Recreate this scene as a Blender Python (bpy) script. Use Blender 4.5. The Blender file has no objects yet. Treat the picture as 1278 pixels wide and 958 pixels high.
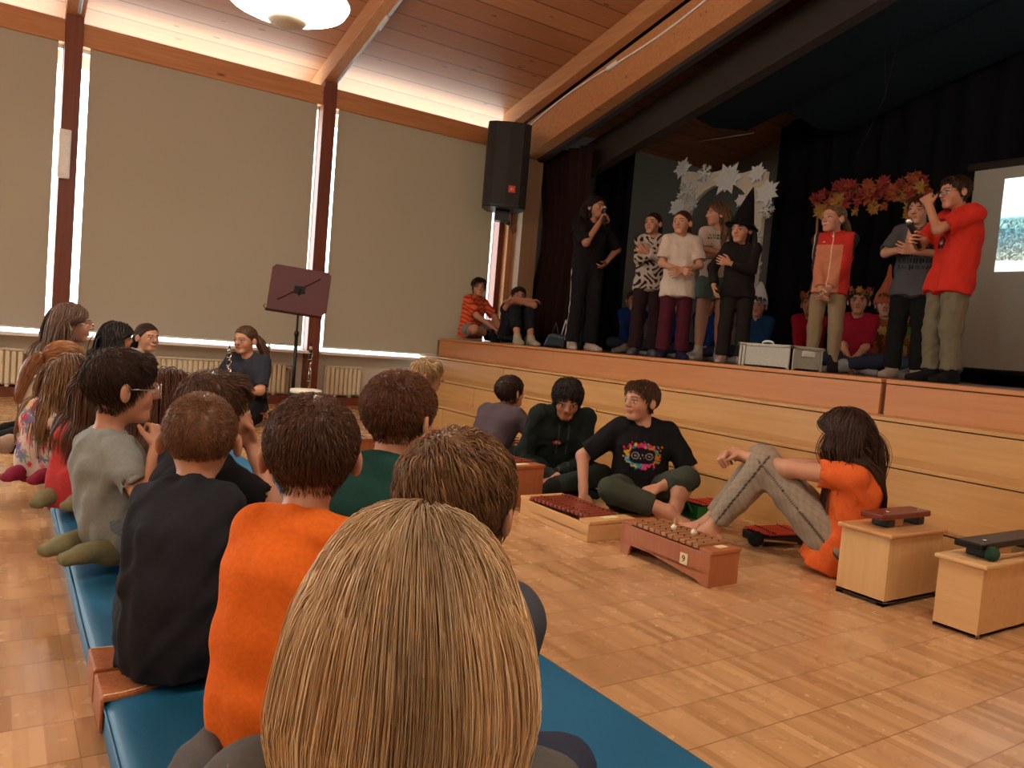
import bpy, math, random
import numpy as np
from mathutils import Vector, Matrix
PI = math.pi
rng = np.random.default_rng(7)
SC = bpy.context.scene
COL = SC.collection

# ------------------------------------------------------------------ camera
F_PX, CX, CY, CAM_Z = 973.0, 639.0, 479.0, 0.85
def _camera_axes():
    a = np.array([0 - CX, -(371 - CY), F_PX]); a /= np.linalg.norm(a)
    b = np.array([2110 - CX, -(548 - CY), F_PX]); b /= np.linalg.norm(b)
    m = a + b; m /= np.linalg.norm(m); n = b - a; n /= np.linalg.norm(n)
    X = (m + n) / 2 ** .5; Y = (m - n) / 2 ** .5
    Z = np.cross(X, Y)
    if Z[1] < 0: Z = -Z
    return np.stack([X, Y, Z], 1)
M_CAM = _camera_axes()
CAM = np.array([0, 0, CAM_Z])
def ray(x, y):
    return M_CAM.T @ np.array([(x - CX) / F_PX, -(y - CY) / F_PX, 1.0])
def un(x, y, ax, val):
    d = ray(x, y); return CAM + d * ((val - CAM[ax]) / d[ax])
def at(x, y, D):
    return CAM + ray(x, y) * D
cd = bpy.data.cameras.new('camera'); co = bpy.data.objects.new('camera', cd); COL.objects.link(co)
r, u, f = M_CAM
co.matrix_world = Matrix(((r[0], u[0], -f[0], 0), (r[1], u[1], -f[1], 0), (r[2], u[2], -f[2], CAM_Z), (0, 0, 0, 1)))
cd.sensor_fit = 'HORIZONTAL'; cd.sensor_width = 36; cd.lens = F_PX / 1278 * 36; cd.clip_start = .02
SC.camera = co

# ------------------------------------------------------------------ materials
def new_mat(name):
    m = bpy.data.materials.new(name); m.use_nodes = True
    nt = m.node_tree; nt.nodes.clear()
    out = nt.nodes.new('ShaderNodeOutputMaterial'); b = nt.nodes.new('ShaderNodeBsdfPrincipled')
    nt.links.new(b.outputs[0], out.inputs[0])
    return m, nt, b, out
def N(nt, t, **kw):
    n = nt.nodes.new('ShaderNode' + t)
    for k, v in kw.items():
        if k.startswith('i_'):
            key = k[2:]; key = int(key) if key.isdigit() else key.replace('_', ' ')
            n.inputs[key].default_value = v
        else: setattr(n, k, v)
    return n
def ramp(nt, stops):
    n = nt.nodes.new('ShaderNodeValToRGB'); e = n.color_ramp.elements
    while len(e) > 1: e.remove(e[0])
    e[0].position = stops[0][0]; e[0].color = (*stops[0][1], 1)
    for p, c in stops[1:]:
        q = e.new(p); q.color = (*c, 1)
    return n
def coords(nt, scale=(1, 1, 1), kind='Object'):
    t = nt.nodes.new('ShaderNodeTexCoord'); mp = nt.nodes.new('ShaderNodeMapping'); mp.inputs['Scale'].default_value = scale
    nt.links.new(t.outputs[kind], mp.inputs[0]); return mp
def bump(nt, b, src, strength=.2, dist=.002):
    bp = N(nt, 'Bump'); bp.inputs['Strength'].default_value = strength; bp.inputs['Distance'].default_value = dist
    nt.links.new(src, bp.inputs['Height']); nt.links.new(bp.outputs[0], b.inputs['Normal'])
def plain(name, c, rough=.6, metal=0, spec=.5, var=.12, scale=30):
    m, nt, b, out = new_mat(name)
    mp = coords(nt, (scale,) * 3); no = N(nt, 'TexNoise'); nt.links.new(mp.outputs[0], no.inputs['Vector'])
    rp = ramp(nt, [(.3, tuple(x * (1 - var) for x in c)), (.7, tuple(min(1, x * (1 + var)) for x in c))])
    nt.links.new(no.outputs['Fac'], rp.inputs[0]); nt.links.new(rp.outputs[0], b.inputs['Base Color'])
    b.inputs['Roughness'].default_value = rough; b.inputs['Metallic'].default_value = metal
    b.inputs['Specular IOR Level'].default_value = spec
    return m
def wood(name, c1, c2, along='y', rough=.45, grain=60, spec=.4, knots=None):
    m, nt, b, out = new_mat(name)
    s = {'x': (1.5, grain, grain), 'y': (grain, 1.5, grain), 'z': (grain, grain, 1.5)}[along]
    mp = coords(nt, s); no = N(nt, 'TexNoise', i_Scale=1.0, i_Detail=5.0, i_Roughness=.6)
    nt.links.new(mp.outputs[0], no.inputs['Vector'])
    rp = ramp(nt, [(.25, c1), (.5, tuple((p + q) / 2 for p, q in zip(c1, c2))), (.75, c2)])
    nt.links.new(no.outputs['Fac'], rp.inputs[0])
    col = rp.outputs[0]
    if knots:
        k = tuple(x / 8 if x > 2 else 1.2 for x in s)
        mp2 = coords(nt, tuple({'x': (2, 7, 7), 'y': (7, 2, 7), 'z': (7, 7, 2)}[along]))
        vo = N(nt, 'TexVoronoi', i_Scale=1.0); nt.links.new(mp2.outputs[0], vo.inputs['Vector'])
        r2 = ramp(nt, [(.05, (1, 1, 1)), (.12, (0, 0, 0))]); nt.links.new(vo.outputs['Distance'], r2.inputs[0])
        mx = N(nt, 'MixRGB'); mx.inputs[2].default_value = (*knots, 1)
        nt.links.new(r2.outputs[0], mx.inputs[0]); nt.links.new(col, mx.inputs[1]); col = mx.outputs[0]
    nt.links.new(col, b.inputs['Base Color'])
    b.inputs['Roughness'].default_value = rough; b.inputs['Specular IOR Level'].default_value = spec
    bump(nt, b, no.outputs['Fac'], .08)
    return m
def math_n(nt, op, a, b_=None, c=None):
    n = N(nt, 'Math', operation=op)
    for i, v in enumerate((a, b_, c)):
        if v is None: continue
        if isinstance(v, (int, float)): n.inputs[i].default_value = v
        else: nt.links.new(v, n.inputs[i])
    return n.outputs[0]
def mat_parquet():
    m, nt, b, out = new_mat('parquet')
    t = N(nt, 'TexCoord'); sp = N(nt, 'SeparateXYZ'); nt.links.new(t.outputs['Object'], sp.inputs[0])
    x, y = sp.outputs[0], sp.outputs[1]
    W, L = .0265, .16
    ix = math_n(nt, 'FLOOR', math_n(nt, 'DIVIDE', x, W)); iy = math_n(nt, 'FLOOR', math_n(nt, 'DIVIDE', y, L))
    cmb = N(nt, 'CombineXYZ'); nt.links.new(ix, cmb.inputs[0]); nt.links.new(iy, cmb.inputs[1])
    wn = N(nt, 'TexWhiteNoise', noise_dimensions='3D'); nt.links.new(cmb.outputs[0], wn.inputs['Vector'])
    jx = math_n(nt, 'FLOOR', math_n(nt, 'DIVIDE', x, W * 6)); cmb2 = N(nt, 'CombineXYZ'); nt.links.new(jx, cmb2.inputs[0]); nt.links.new(iy, cmb2.inputs[1]); cmb2.inputs[2].default_value = 5
    wn2 = N(nt, 'TexWhiteNoise', noise_dimensions='3D'); nt.links.new(cmb2.outputs[0], wn2.inputs['Vector'])
    mp = coords(nt, (70, 1.6, 1)); no = N(nt, 'TexNoise', i_Scale=1.0, i_Detail=2.0); nt.links.new(mp.outputs[0], no.inputs['Vector'])
    v = math_n(nt, 'ADD', math_n(nt, 'MULTIPLY', wn.outputs['Value'], .42), math_n(nt, 'MULTIPLY', wn2.outputs['Value'], .22))
    v = math_n(nt, 'ADD', v, math_n(nt, 'MULTIPLY', no.outputs['Fac'], .3))
    rp = ramp(nt, [(.2, (.38, .20, .085)), (.55, (.54, .315, .145)), (.9, (.65, .40, .205))]); nt.links.new(v, rp.inputs[0])
    fy = math_n(nt, 'FRACT', math_n(nt, 'DIVIDE', y, L)); fx = math_n(nt, 'FRACT', math_n(nt, 'DIVIDE', x, W * 6))
    ly = math_n(nt, 'LESS_THAN', fy, .022); lx = math_n(nt, 'MULTIPLY', math_n(nt, 'LESS_THAN', fx, .018), .6)
    ln = math_n(nt, 'MAXIMUM', ly, lx)
    mx = N(nt, 'MixRGB'); mx.inputs[2].default_value = (.17, .07, .025, 1)
    nt.links.new(math_n(nt, 'MULTIPLY', ln, .7), mx.inputs[0]); nt.links.new(rp.outputs[0], mx.inputs[1])
    nt.links.new(mx.outputs[0], b.inputs['Base Color'])
    rr = ramp(nt, [(.3, (.2,) * 3), (.7, (.3,) * 3)]); mp3 = coords(nt, (3, 3, 3)); n3 = N(nt, 'TexNoise'); nt.links.new(mp3.outputs[0], n3.inputs['Vector'])
    nt.links.new(n3.outputs['Fac'], rr.inputs[0]); nt.links.new(rr.outputs[0], b.inputs['Roughness'])
    b.inputs['Specular IOR Level'].default_value = .45
    return m
def mat_ceiling():
    m, nt, b, out = new_mat('ceiling_boards')
    t = N(nt, 'TexCoord'); sp = N(nt, 'SeparateXYZ'); nt.links.new(t.outputs['Object'], sp.inputs[0])
    x, y = sp.outputs[0], sp.outputs[1]; W = .25
    yy = math_n(nt, 'ADD', y, .03)
    iy = math_n(nt, 'FLOOR', math_n(nt, 'DIVIDE', yy, W)); wn = N(nt, 'TexWhiteNoise', noise_dimensions='1D'); nt.links.new(iy, wn.inputs['W'])
    mp = coords(nt, (1.2, 45, 45)); no = N(nt, 'TexNoise', i_Scale=1.0, i_Detail=5.0, i_Distortion=.4); nt.links.new(mp.outputs[0], no.inputs['Vector'])
    v = math_n(nt, 'ADD', math_n(nt, 'MULTIPLY', wn.outputs['Value'], .4), math_n(nt, 'MULTIPLY', no.outputs['Fac'], .6))
    rp = ramp(nt, [(.2, (.31, .118, .046)), (.55, (.40, .165, .066)), (.85, (.48, .22, .095))]); nt.links.new(v, rp.inputs[0])
    fy = math_n(nt, 'FRACT', math_n(nt, 'DIVIDE', yy, W)); ln = math_n(nt, 'LESS_THAN', fy, .045)
    mp2 = coords(nt, (2.2, 9, 1)); vo = N(nt, 'TexVoronoi', i_Scale=1.0); nt.links.new(mp2.outputs[0], vo.inputs['Vector'])
    kn = math_n(nt, 'MULTIPLY', math_n(nt, 'LESS_THAN', vo.outputs['Distance'], .085), .75)
    mx = N(nt, 'MixRGB'); mx.inputs[2].default_value = (.06, .018, .007, 1)
    nt.links.new(math_n(nt, 'MAXIMUM', math_n(nt, 'MULTIPLY', ln, .9), kn), mx.inputs[0]); nt.links.new(rp.outputs[0], mx.inputs[1])
    nt.links.new(mx.outputs[0], b.inputs['Base Color']); b.inputs['Roughness'].default_value = .5
    b.inputs['Specular IOR Level'].default_value = .3
    bump(nt, b, math_n(nt, 'SUBTRACT', 1, ln), .4, .004)
    return m
def mat_vcol(name, rough=.8, spec=.3, sheen=0., bscale=0, bstr=.15, noise=.0, nscale=40, sss=0):
    m, nt, b, out = new_mat(name)
    a = N(nt, 'Attribute', attribute_name='Col')
    col = a.outputs['Color']
    if noise:
        mp = coords(nt, (nscale,) * 3); no = N(nt, 'TexNoise', i_Detail=4.0); nt.links.new(mp.outputs[0], no.inputs['Vector'])
        rp = ramp(nt, [(.3, (1 - noise,) * 3), (.7, (1 + noise * .5,) * 3)]); nt.links.new(no.outputs['Fac'], rp.inputs[0])
        mx = N(nt, 'MixRGB', blend_type='MULTIPLY'); mx.inputs[0].default_value = 1
        nt.links.new(col, mx.inputs[1]); nt.links.new(rp.outputs[0], mx.inputs[2]); col = mx.outputs[0]
    nt.links.new(col, b.inputs['Base Color'])
    b.inputs['Roughness'].default_value = rough; b.inputs['Specular IOR Level'].default_value = spec
    if sheen: b.inputs['Sheen Weight'].default_value = sheen
    if sss:
        b.inputs['Subsurface Weight'].default_value = sss; b.inputs['Subsurface Radius'].default_value = (.012, .005, .003); b.inputs['Subsurface Scale'].default_value = 1.
    if bscale:
        mp = coords(nt, (bscale,) * 3); no = N(nt, 'TexNoise', i_Detail=3.0); nt.links.new(mp.outputs[0], no.inputs['Vector'])
        bump(nt, b, no.outputs['Fac'], bstr, .004)
    return m
def mat_blind():
    m, nt, b, out = new_mat('blind_fabric')
    nt.nodes.remove(b)
    mp = coords(nt, (400, 1, 260)); no = N(nt, 'TexNoise', i_Scale=1.0, i_Detail=2.0); nt.links.new(mp.outputs[0], no.inputs['Vector'])
    r1 = ramp(nt, [(.3, (.28, .24, .195)), (.7, (.36, .31, .255))]); nt.links.new(no.outputs['Fac'], r1.inputs[0])
    d = N(nt, 'BsdfDiffuse'); tr = N(nt, 'BsdfTranslucent'); nt.links.new(r1.outputs[0], d.inputs[0])
    tr.inputs[0].default_value = (.10, .085, .062, 1)
    ad = N(nt, 'AddShader'); nt.links.new(d.outputs[0], ad.inputs[0]); nt.links.new(tr.outputs[0], ad.inputs[1]); nt.links.new(ad.outputs[0], out.inputs[0])
    return m
def mat_emit(name, c, s):
    m, nt, b, out = new_mat(name); b.inputs['Base Color'].default_value = (*c, 1)
    b.inputs['Emission Color'].default_value = (*c, 1); b.inputs['Emission Strength'].default_value = s; return m
def mat_glass():
    m, nt, b, out = new_mat('glass'); nt.nodes.remove(b)
    t = N(nt, 'BsdfTransparent'); t.inputs[0].default_value = (.93, .96, .97, 1); g = N(nt, 'BsdfGlossy'); g.inputs['Roughness'].default_value = .02
    mx = N(nt, 'MixShader'); mx.inputs[0].default_value = .06
    nt.links.new(t.outputs[0], mx.inputs[1]); nt.links.new(g.outputs[0], mx.inputs[2]); nt.links.new(mx.outputs[0], out.inputs[0]); return m

MT = dict(
    parquet=mat_parquet(), ceiling=mat_ceiling(), blind=mat_blind(), glass=mat_glass(),
    post=wood('post_wood', (.13, .03, .014), (.2, .055, .024), 'z', .5, 40),
    beam=wood('beam_wood', (.40, .155, .052), (.54, .25, .10), 'x', .5, 40, knots=(.16, .06, .02)),
    rafter=wood('rafter_wood', (.38, .15, .055), (.52, .24, .10), 'y', .5, 40),
    step=wood('step_wood', (.50, .275, .092), (.61, .37, .145), 'y', .38, 35),
    fascia=wood('fascia_wood', (.47, .19, .062), (.56, .25, .09), 'y', .42, 35),
    stage=wood('stage_board', (.13, .06, .03), (.19, .09, .045), 'y', .5, 30),
    sidepanel=wood('side_panel', (.33, .2, .11), (.40, .25, .14), 'z', .55, 30),
    birch=wood('birch_ply', (.60, .36, .15), (.70, .46, .21), 'z', .4, 25),
    beech=wood('beech', (.52, .26, .10), (.61, .33, .14), 'x', .4, 30),
    redwood=wood('red_wood', (.34, .105, .04), (.44, .16, .065), 'z', .35, 40),
    pine=wood('pine', (.58, .33, .13), (.68, .42, .19), 'y', .45, 30, knots=(.35, .15, .05)),
    rosewood=wood('rosewood', (.12, .022, .012), (.2, .045, .025), 'x', .3, 60),
    barwood=wood('bar_wood', (.30, .13, .055), (.40, .19, .085), 'x', .35, 60),
    padouk=wood('padouk', (.2, .035, .02), (.28, .06, .035), 'x', .3, 60),
    wallp=plain('wall_paint', (.62, .57, .48), .8), wallgrey=plain('stage_wall_paint', (.24, .255, .24), .8),
    sill=plain('sill_white', (.8, .8, .78), .4), white=plain('white_plastic', (.78, .76, .72), .4), radiator=plain('radiator_enamel', (.74, .66, .47), .35),
    black=plain('black_plastic', (.012, .012, .013), .45), blackm=plain('black_metal', (.015, .015, .016), .35, .6), blackcloth=plain('black_cloth', (.008, .008, .01), .95, spec=.1),
    bluecloth=plain('blue_black_cloth', (.016, .026, .034), .95, spec=.1), maroon=plain('maroon_curtain', (.018, .006, .006), .9, spec=.2),
    darkbeam=plain('dark_beam', (.028, .017, .013), .8), mat=plain('mat_vinyl', (.012, .125, .25), .5, spec=.35, var=.1, scale=90),
    leather=plain('leather', (.40, .13, .04), .55, var=.2), steel=plain('steel', (.6, .6, .6), .3, 1), chrome=plain('chrome', (.75, .74, .72), .18, 1), conduit=plain('conduit_grey', (.45, .45, .44), .4),
    grille=plain('speaker_grille', (.012, .011, .011), .6, var=.5, scale=300), redlogo=plain('red_badge', (.75, .06, .03), .5),
    deskmaroon=plain('desk_maroon', (.075, .012, .013), .55, spec=.3), alu=plain('alu', (.45, .52, .6), .3, .9),
    skinhead=plain('drum_skin', (.8, .74, .62), .5), drumwood=wood('drum_wood', (.3, .1, .04), (.4, .16, .07), 'z', .35), rope=plain('rope', (.03, .02, .02), .8),
    green=plain('green_plastic', (.01, .16, .035), .4), redplastic=plain('red_plastic', (.55, .04, .02), .4), crate=plain('crate_grey', (.40, .40, .33), .5), screen=plain('screen_cloth', (.36, .36, .31), .9, spec=.1),
    hornwhite=plain('mallet_white', (.75, .68, .55), .5), yarn=plain('green_yarn', (.01, .05, .025), .95, var=.5, scale=200), yarnblack=plain('black_yarn', (.01, .01, .01), .95, var=.5, scale=200), dowel=plain('dowel', (.55, .3, .13), .5),
    sticker=plain('sticker', (.8, .7, .42), .6), cork=plain('ink', (.06, .03, .02), .6), felt=plain('fabric_white', (.60, .56, .47), .95, spec=.1),
    snow=plain('paper_snowflake', (.62, .66, .66), .9, spec=.1), leafred=plain('leaf_red', (.26, .03, .022), .8), leaforange=plain('leaf_orange', (.33, .075, .025), .8), leafyellow=plain('leaf_yellow', (.36, .20, .035), .8), leafgreen=plain('leaf_green', (.05, .22, .03), .7),
    lamp=mat_emit('lamp_glass', (1, .90, .76), 40.0), lampcap=plain('lamp_cap', (.6, .54, .42), .5),
    skin=mat_vcol('skin', .5, .35, sss=.0), hair=mat_vcol('hair', .42, .32), cloth=mat_vcol('cloth', .92, .12, .0, 220, .12, .1, 25),
)

# ------------------------------------------------------------------ mesh helpers
def link(o, parent=None):
    COL.objects.link(o)
    if parent is not None: o.parent = parent
    return o
class MB:
    def __init__(s): s.v = []; s.f = []
    def add(s, v, f):
        n = len(s.v); s.v += [tuple(map(float, p)) for p in v]; s.f += [tuple(i + n for i in q) for q in f]; return s
    def box(s, lo, hi):
        (a, b, c), (d, e, g) = lo, hi
        return s.add([(a, b, c), (d, b, c), (d, e, c), (a, e, c), (a, b, g), (d, b, g), (d, e, g), (a, e, g)],
                     [(0, 3, 2, 1), (4, 5, 6, 7), (0, 1, 5, 4), (1, 2, 6, 5), (2, 3, 7, 6), (3, 0, 4, 7)])
    def prism(s, poly, axis, a, b):
        n = len(poly); v = []
        for t in (a, b):
            for p, q in poly:
                v.append({'x': (t, p, q), 'y': (p, t, q), 'z': (p, q, t)}[axis])
        return s.add(v, [tuple(range(n))[::-1], tuple(range(n, 2 * n))] + [(i, (i + 1) % n, n + (i + 1) % n, n + i) for i in range(n)])
    def hexa(s, bottom, top):
        return s.add(list(bottom) + list(top), [(3, 2, 1, 0), (4, 5, 6, 7), (0, 1, 5, 4), (1, 2, 6, 5), (2, 3, 7, 6), (3, 0, 4, 7)])
    def tube(s, pts, r, n=8, cap=True):
        pts = [Vector(p) for p in pts]; m = len(pts); rs = r if hasattr(r, '__len__') else [r] * m
        v = []; fr = None
        for i, p in enumerate(pts):
            d = (pts[min(i + 1, m - 1)] - pts[max(i - 1, 0)]).normalized()
            if fr is None: fr = d.orthogonal().normalized()
            fr = (fr - d * fr.dot(d)).normalized(); g = d.cross(fr)
            for k in range(n):
                a = 2 * PI * k / n; v.append(p + (fr * math.cos(a) + g * math.sin(a)) * rs[i])
        f = [(i * n + k, i * n + (k + 1) % n, (i + 1) * n + (k + 1) % n, (i + 1) * n + k) for i in range(m - 1) for k in range(n)]
        if cap: f += [tuple(range(n))[::-1], tuple(range((m - 1) * n, m * n))]
        return s.add(v, f)
    def lathe(s, prof, o=(0, 0, 0), n=24, axis=(0, 0, 1)):
        ax = Vector(axis).normalized(); e = ax.orthogonal().normalized(); g = ax.cross(e); o = Vector(o); v = []
        for rr, h in prof:
            for k in range(n):
                a = 2 * PI * k / n; v.append(o + ax * h + (e * math.cos(a) + g * math.sin(a)) * max(rr, 1e-4))
        m = len(prof)
        f = [(i * n + k, i * n + (k + 1) % n, (i + 1) * n + (k + 1) % n, (i + 1) * n + k) for i in range(m - 1) for k in range(n)]
        f += [tuple(range(n))[::-1], tuple(range((m - 1) * n, m * n))]
        return s.add(v, f)
    def ball(s, c, r, n=12, sc=(1, 1, 1)):
        c = Vector(c); prof = [(math.sin(PI * i / n), -math.cos(PI * i / n)) for i in range(n + 1)]; v = []
        for rr, h in prof:
            for k in range(n * 2):
                a = PI * k / n; v.append(c + Vector((max(rr, 1e-3) * math.cos(a) * sc[0], max(rr, 1e-3) * math.sin(a) * sc[1], h * sc[2])) * r)
        w = 2 * n
        return s.add(v, [(i * w + k, i * w + (k + 1) % w, (i + 1) * w + (k + 1) % w, (i + 1) * w + k) for i in range(n) for k in range(w)])
    def build(s, name, mat, parent=None, bevel=0, smooth=False, seg=2):
        me = bpy.data.meshes.new(name); me.from_pydata(s.v, [], s.f); me.update()
        o = bpy.data.objects.new(name, me); me.materials.append(MT[mat] if isinstance(mat, str) else mat); link(o, parent)
        if smooth: me.polygons.foreach_set('use_smooth', [True] * len(me.polygons))
        if bevel:
            b = o.modifiers.new('b', 'BEVEL'); b.width = bevel; b.segments = seg; b.limit_method = 'ANGLE'; b.angle_limit = .6
        return o
def tag(o, label=None, cat=None, group=None, kind=None):
    for k, v in (('label', label), ('category', cat), ('group', group), ('kind', kind)):
        if v: o[k] = v
    return o
def thing(name, label, cat, loc=(0, 0, 0), rz=0, group=None):
    o = bpy.data.objects.new(name, None); o.empty_display_size = .1; link(o); o.location = tuple(map(float, loc)); o.rotation_euler = (0, 0, rz)
    return tag(o, label, cat, group)
def structure(o): o['kind'] = 'structure'; return o
# ------------------------------------------------------------------ distance-field figures
A3 = lambda *p: np.array(p, float)
def nrm(v):
    v = np.asarray(v, float); return v / max(np.linalg.norm(v), 1e-9)
def rotz(a): c, s = math.cos(a), math.sin(a); return np.array([[c, -s, 0], [s, c, 0], [0, 0, 1.]])
def rotx(a): c, s = math.cos(a), math.sin(a); return np.array([[1., 0, 0], [0, c, -s], [0, s, c]])
def roty(a): c, s = math.cos(a), math.sin(a); return np.array([[c, 0, s], [0, 1., 0], [-s, 0, c]])

class Field:
    def __init__(s): s.p = []
    def cone(s, a, b, r1, r2=None, k=.012, op='u', cuts=()):
        r2 = r1 if r2 is None else r2
        a, b = np.asarray(a, float), np.asarray(b, float); R = max(r1, r2)
        s.p.append(('c', (a, b, r1, r2), k, op, cuts, np.minimum(a, b) - R, np.maximum(a, b) + R)); return s
    def ell(s, c, R, rad, k=.012, op='u', cuts=()):
        c = np.asarray(c, float); m = max(rad)
        s.p.append(('e', (c, np.asarray(R, float), np.asarray(rad, float)), k, op, cuts, c - m, c + m)); return s
    def bounds(s):
        u = [p for p in s.p if p[3] == 'u']
        return np.min([p[5] for p in u], 0), np.max([p[6] for p in u], 0)
    @staticmethod
    def dist(p, X, Y, Z):
        t, g = p[0], p[1]
        if t == 'c':
            a, b, r1, r2 = g; d = b - a; L = max(d @ d, 1e-12)
            px, py, pz = X - a[0], Y - a[1], Z - a[2]
            h = np.clip((px * d[0] + py * d[1] + pz * d[2]) / L, 0, 1)
            q = (px - h * d[0]) ** 2 + (py - h * d[1]) ** 2 + (pz - h * d[2]) ** 2
            D = np.sqrt(q) - (r1 + h * (r2 - r1))
        else:
            c, R, rad = g; px, py, pz = X - c[0], Y - c[1], Z - c[2]
            l = [(px * R[0, i] + py * R[1, i] + pz * R[2, i]) for i in range(3)]
            k0 = np.sqrt(sum((l[i] / rad[i]) ** 2 for i in range(3))) + 1e-9
            k1 = np.sqrt(sum((l[i] / rad[i] ** 2) ** 2 for i in range(3))) + 1e-9
            D = k0 * (k0 - 1) / k1
        for (o, n) in p[4]:
            D = np.maximum(D, (X - o[0]) * n[0] + (Y - o[1]) * n[1] + (Z - o[2]) * n[2])
        return D
    @staticmethod
    def comb(F, D, k, op):
        if op == 'u':
            if k <= 0: return np.minimum(F, D)
            h = np.maximum(k - np.abs(F - D), 0) / k; return np.minimum(F, D) - h * h * k / 4
        D = -D
        if k <= 0: return np.maximum(F, D)
        h = np.maximum(k - np.abs(F - D), 0) / k; return np.maximum(F, D) + h * h * k / 4
    def pts(s, P):
        X, Y, Z = P[:, 0], P[:, 1], P[:, 2]; F = np.full(len(P), .5)
        for p in s.p: F = s.comb(F, s.dist(p, X, Y, Z), p[2], p[3])
        return F
    def grad(s, P, e=.002):
        g = np.stack([s.pts(P + e * np.eye(3)[i]) - s.pts(P - e * np.eye(3)[i]) for i in range(3)], 1)
        return g / np.maximum(np.linalg.norm(g, axis=1, keepdims=True), 1e-9)
    def mesh(s, base, fine=(), fq=.004, disp=None, post=None):
        lo, hi = s.bounds(); lo = lo - .015; hi = hi + .015
        ax = []
        for i in range(3):
            iv = sorted((max(lo[i], c[i] - rr), min(hi[i], c[i] + rr)) for c, rr in fine); x = lo[i]; out = [x]
            while x < hi[i]:
                st = fq if any(a <= x + 1e-9 < b for a, b in iv) else base
                x += st; out.append(x)
            ax.append(np.array(out, np.float32))
        F = np.full([len(a) for a in ax], .2, np.float32)
        for p in s.p:
            m = max(p[2], 0) + 2.2 * base + .004; sl = []
            for i in range(3):
                a = np.searchsorted(ax[i], p[5][i] - m); b = np.searchsorted(ax[i], p[6][i] + m); sl.append(slice(a, b))
            if any(q.stop - q.start < 1 for q in sl): continue
            X, Y, Z = ax[0][sl[0]][:, None, None], ax[1][sl[1]][None, :, None], ax[2][sl[2]][None, None, :]
            F[tuple(sl)] = s.comb(F[tuple(sl)], s.dist(p, X, Y, Z).astype(np.float32), p[2], p[3])
        if disp is not None:
            near = np.abs(F) < .05
            idx = np.nonzero(near); P = np.stack([ax[0][idx[0]], ax[1][idx[1]], ax[2][idx[2]]], 1)
            F[idx] += disp(P).astype(np.float32)
        return surface_nets(F, ax)

def surface_nets(F, ax):
    ins = F < 0
    nx, ny, nz = F.shape
    c = np.zeros((nx - 1, ny - 1, nz - 1), np.uint8)
    for dx in (0, 1):
        for dy in (0, 1):
            for dz in (0, 1): c += ins[dx:nx - 1 + dx, dy:ny - 1 + dy, dz:nz - 1 + dz]
    act = (c > 0) & (c < 8); I = np.nonzero(act); n = len(I[0])
    vid = np.full(act.shape, -1, np.int32); vid[I] = np.arange(n)
    S = np.zeros((n, 3)); K = np.zeros(n); i, j, k = I
    cor = [(a, b, d) for a in (0, 1) for b in (0, 1) for d in (0, 1)]
    for a in range(8):
        for b in range(a + 1, 8):
            p, q = cor[a], cor[b]
            if sum(abs(p[t] - q[t]) for t in range(3)) != 1: continue
            fa = F[i + p[0], j + p[1], k + p[2]]; fb = F[i + q[0], j + q[1], k + q[2]]
            m = (fa < 0) != (fb < 0); t = np.where(m, fa / np.where(m, fa - fb, 1), 0)
            pa = np.stack([ax[0][i + p[0]], ax[1][j + p[1]], ax[2][k + p[2]]], 1); pb = np.stack([ax[0][i + q[0]], ax[1][j + q[1]], ax[2][k + q[2]]], 1)
            S += np.where(m[:, None], pa + (pb - pa) * t[:, None], 0); K += m
    V = S / K[:, None]; faces = []
    for a in range(3):
        sh = [slice(None)] * 3; s2 = [slice(None)] * 3; sh[a] = slice(0, -1); s2[a] = slice(1, None)
        A, B = ins[tuple(sh)], ins[tuple(s2)]; b, d = (a + 1) % 3, (a + 2) % 3
        E = np.nonzero(A != B); E = [e.copy() for e in E]
        ok = np.ones(len(E[0]), bool)
        for t in (b, d): ok &= (E[t] > 0) & (E[t] < F.shape[t] - 1)
        E = [e[ok] for e in E]; fl = A[tuple(E)]
        def cell(ob, od):
            q = [e.copy() for e in E]; q[b] = q[b] - ob; q[d] = q[d] - od; return vid[tuple(q)]
        q = np.stack([cell(1, 1), cell(0, 1), cell(0, 0), cell(1, 0)], 1)
        q[~fl] = q[~fl][:, ::-1]; faces.append(q)
    return V, np.concatenate(faces)

def make_mesh(name, V, Q, C, mat, parent, T=None):
    """quads/tris arrays -> mesh object with point colours"""
    me = bpy.data.meshes.new(name)
    me.vertices.add(len(V)); me.vertices.foreach_set('co', np.asarray(V, np.float32).ravel())
    loops = []; starts = []; tot = 0
    arrs = [a for a in ([Q] if T is None else [Q, T]) if a is not None and len(a)]
    L = np.concatenate([a.ravel() for a in arrs]).astype(np.int32)
    st = np.concatenate([np.arange(len(a)) * a.shape[1] + off for a, off in zip(arrs, np.cumsum([0] + [a.size for a in arrs[:-1]]))]).astype(np.int32)
    me.loops.add(len(L)); me.loops.foreach_set('vertex_index', L)
    me.polygons.add(len(st)); me.polygons.foreach_set('loop_start', st)
    me.polygons.foreach_set('use_smooth', np.ones(len(st), bool))
    me.update(calc_edges=True); me.validate()
    ca = me.color_attributes.new('Col', 'FLOAT_COLOR', 'POINT')
    c4 = np.ones((len(V), 4), np.float32); c4[:, :3] = C; ca.data.foreach_set('color', c4.ravel())
    me.materials.append(MT[mat]); o = bpy.data.objects.new(name, me); return link(o, parent)

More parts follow.
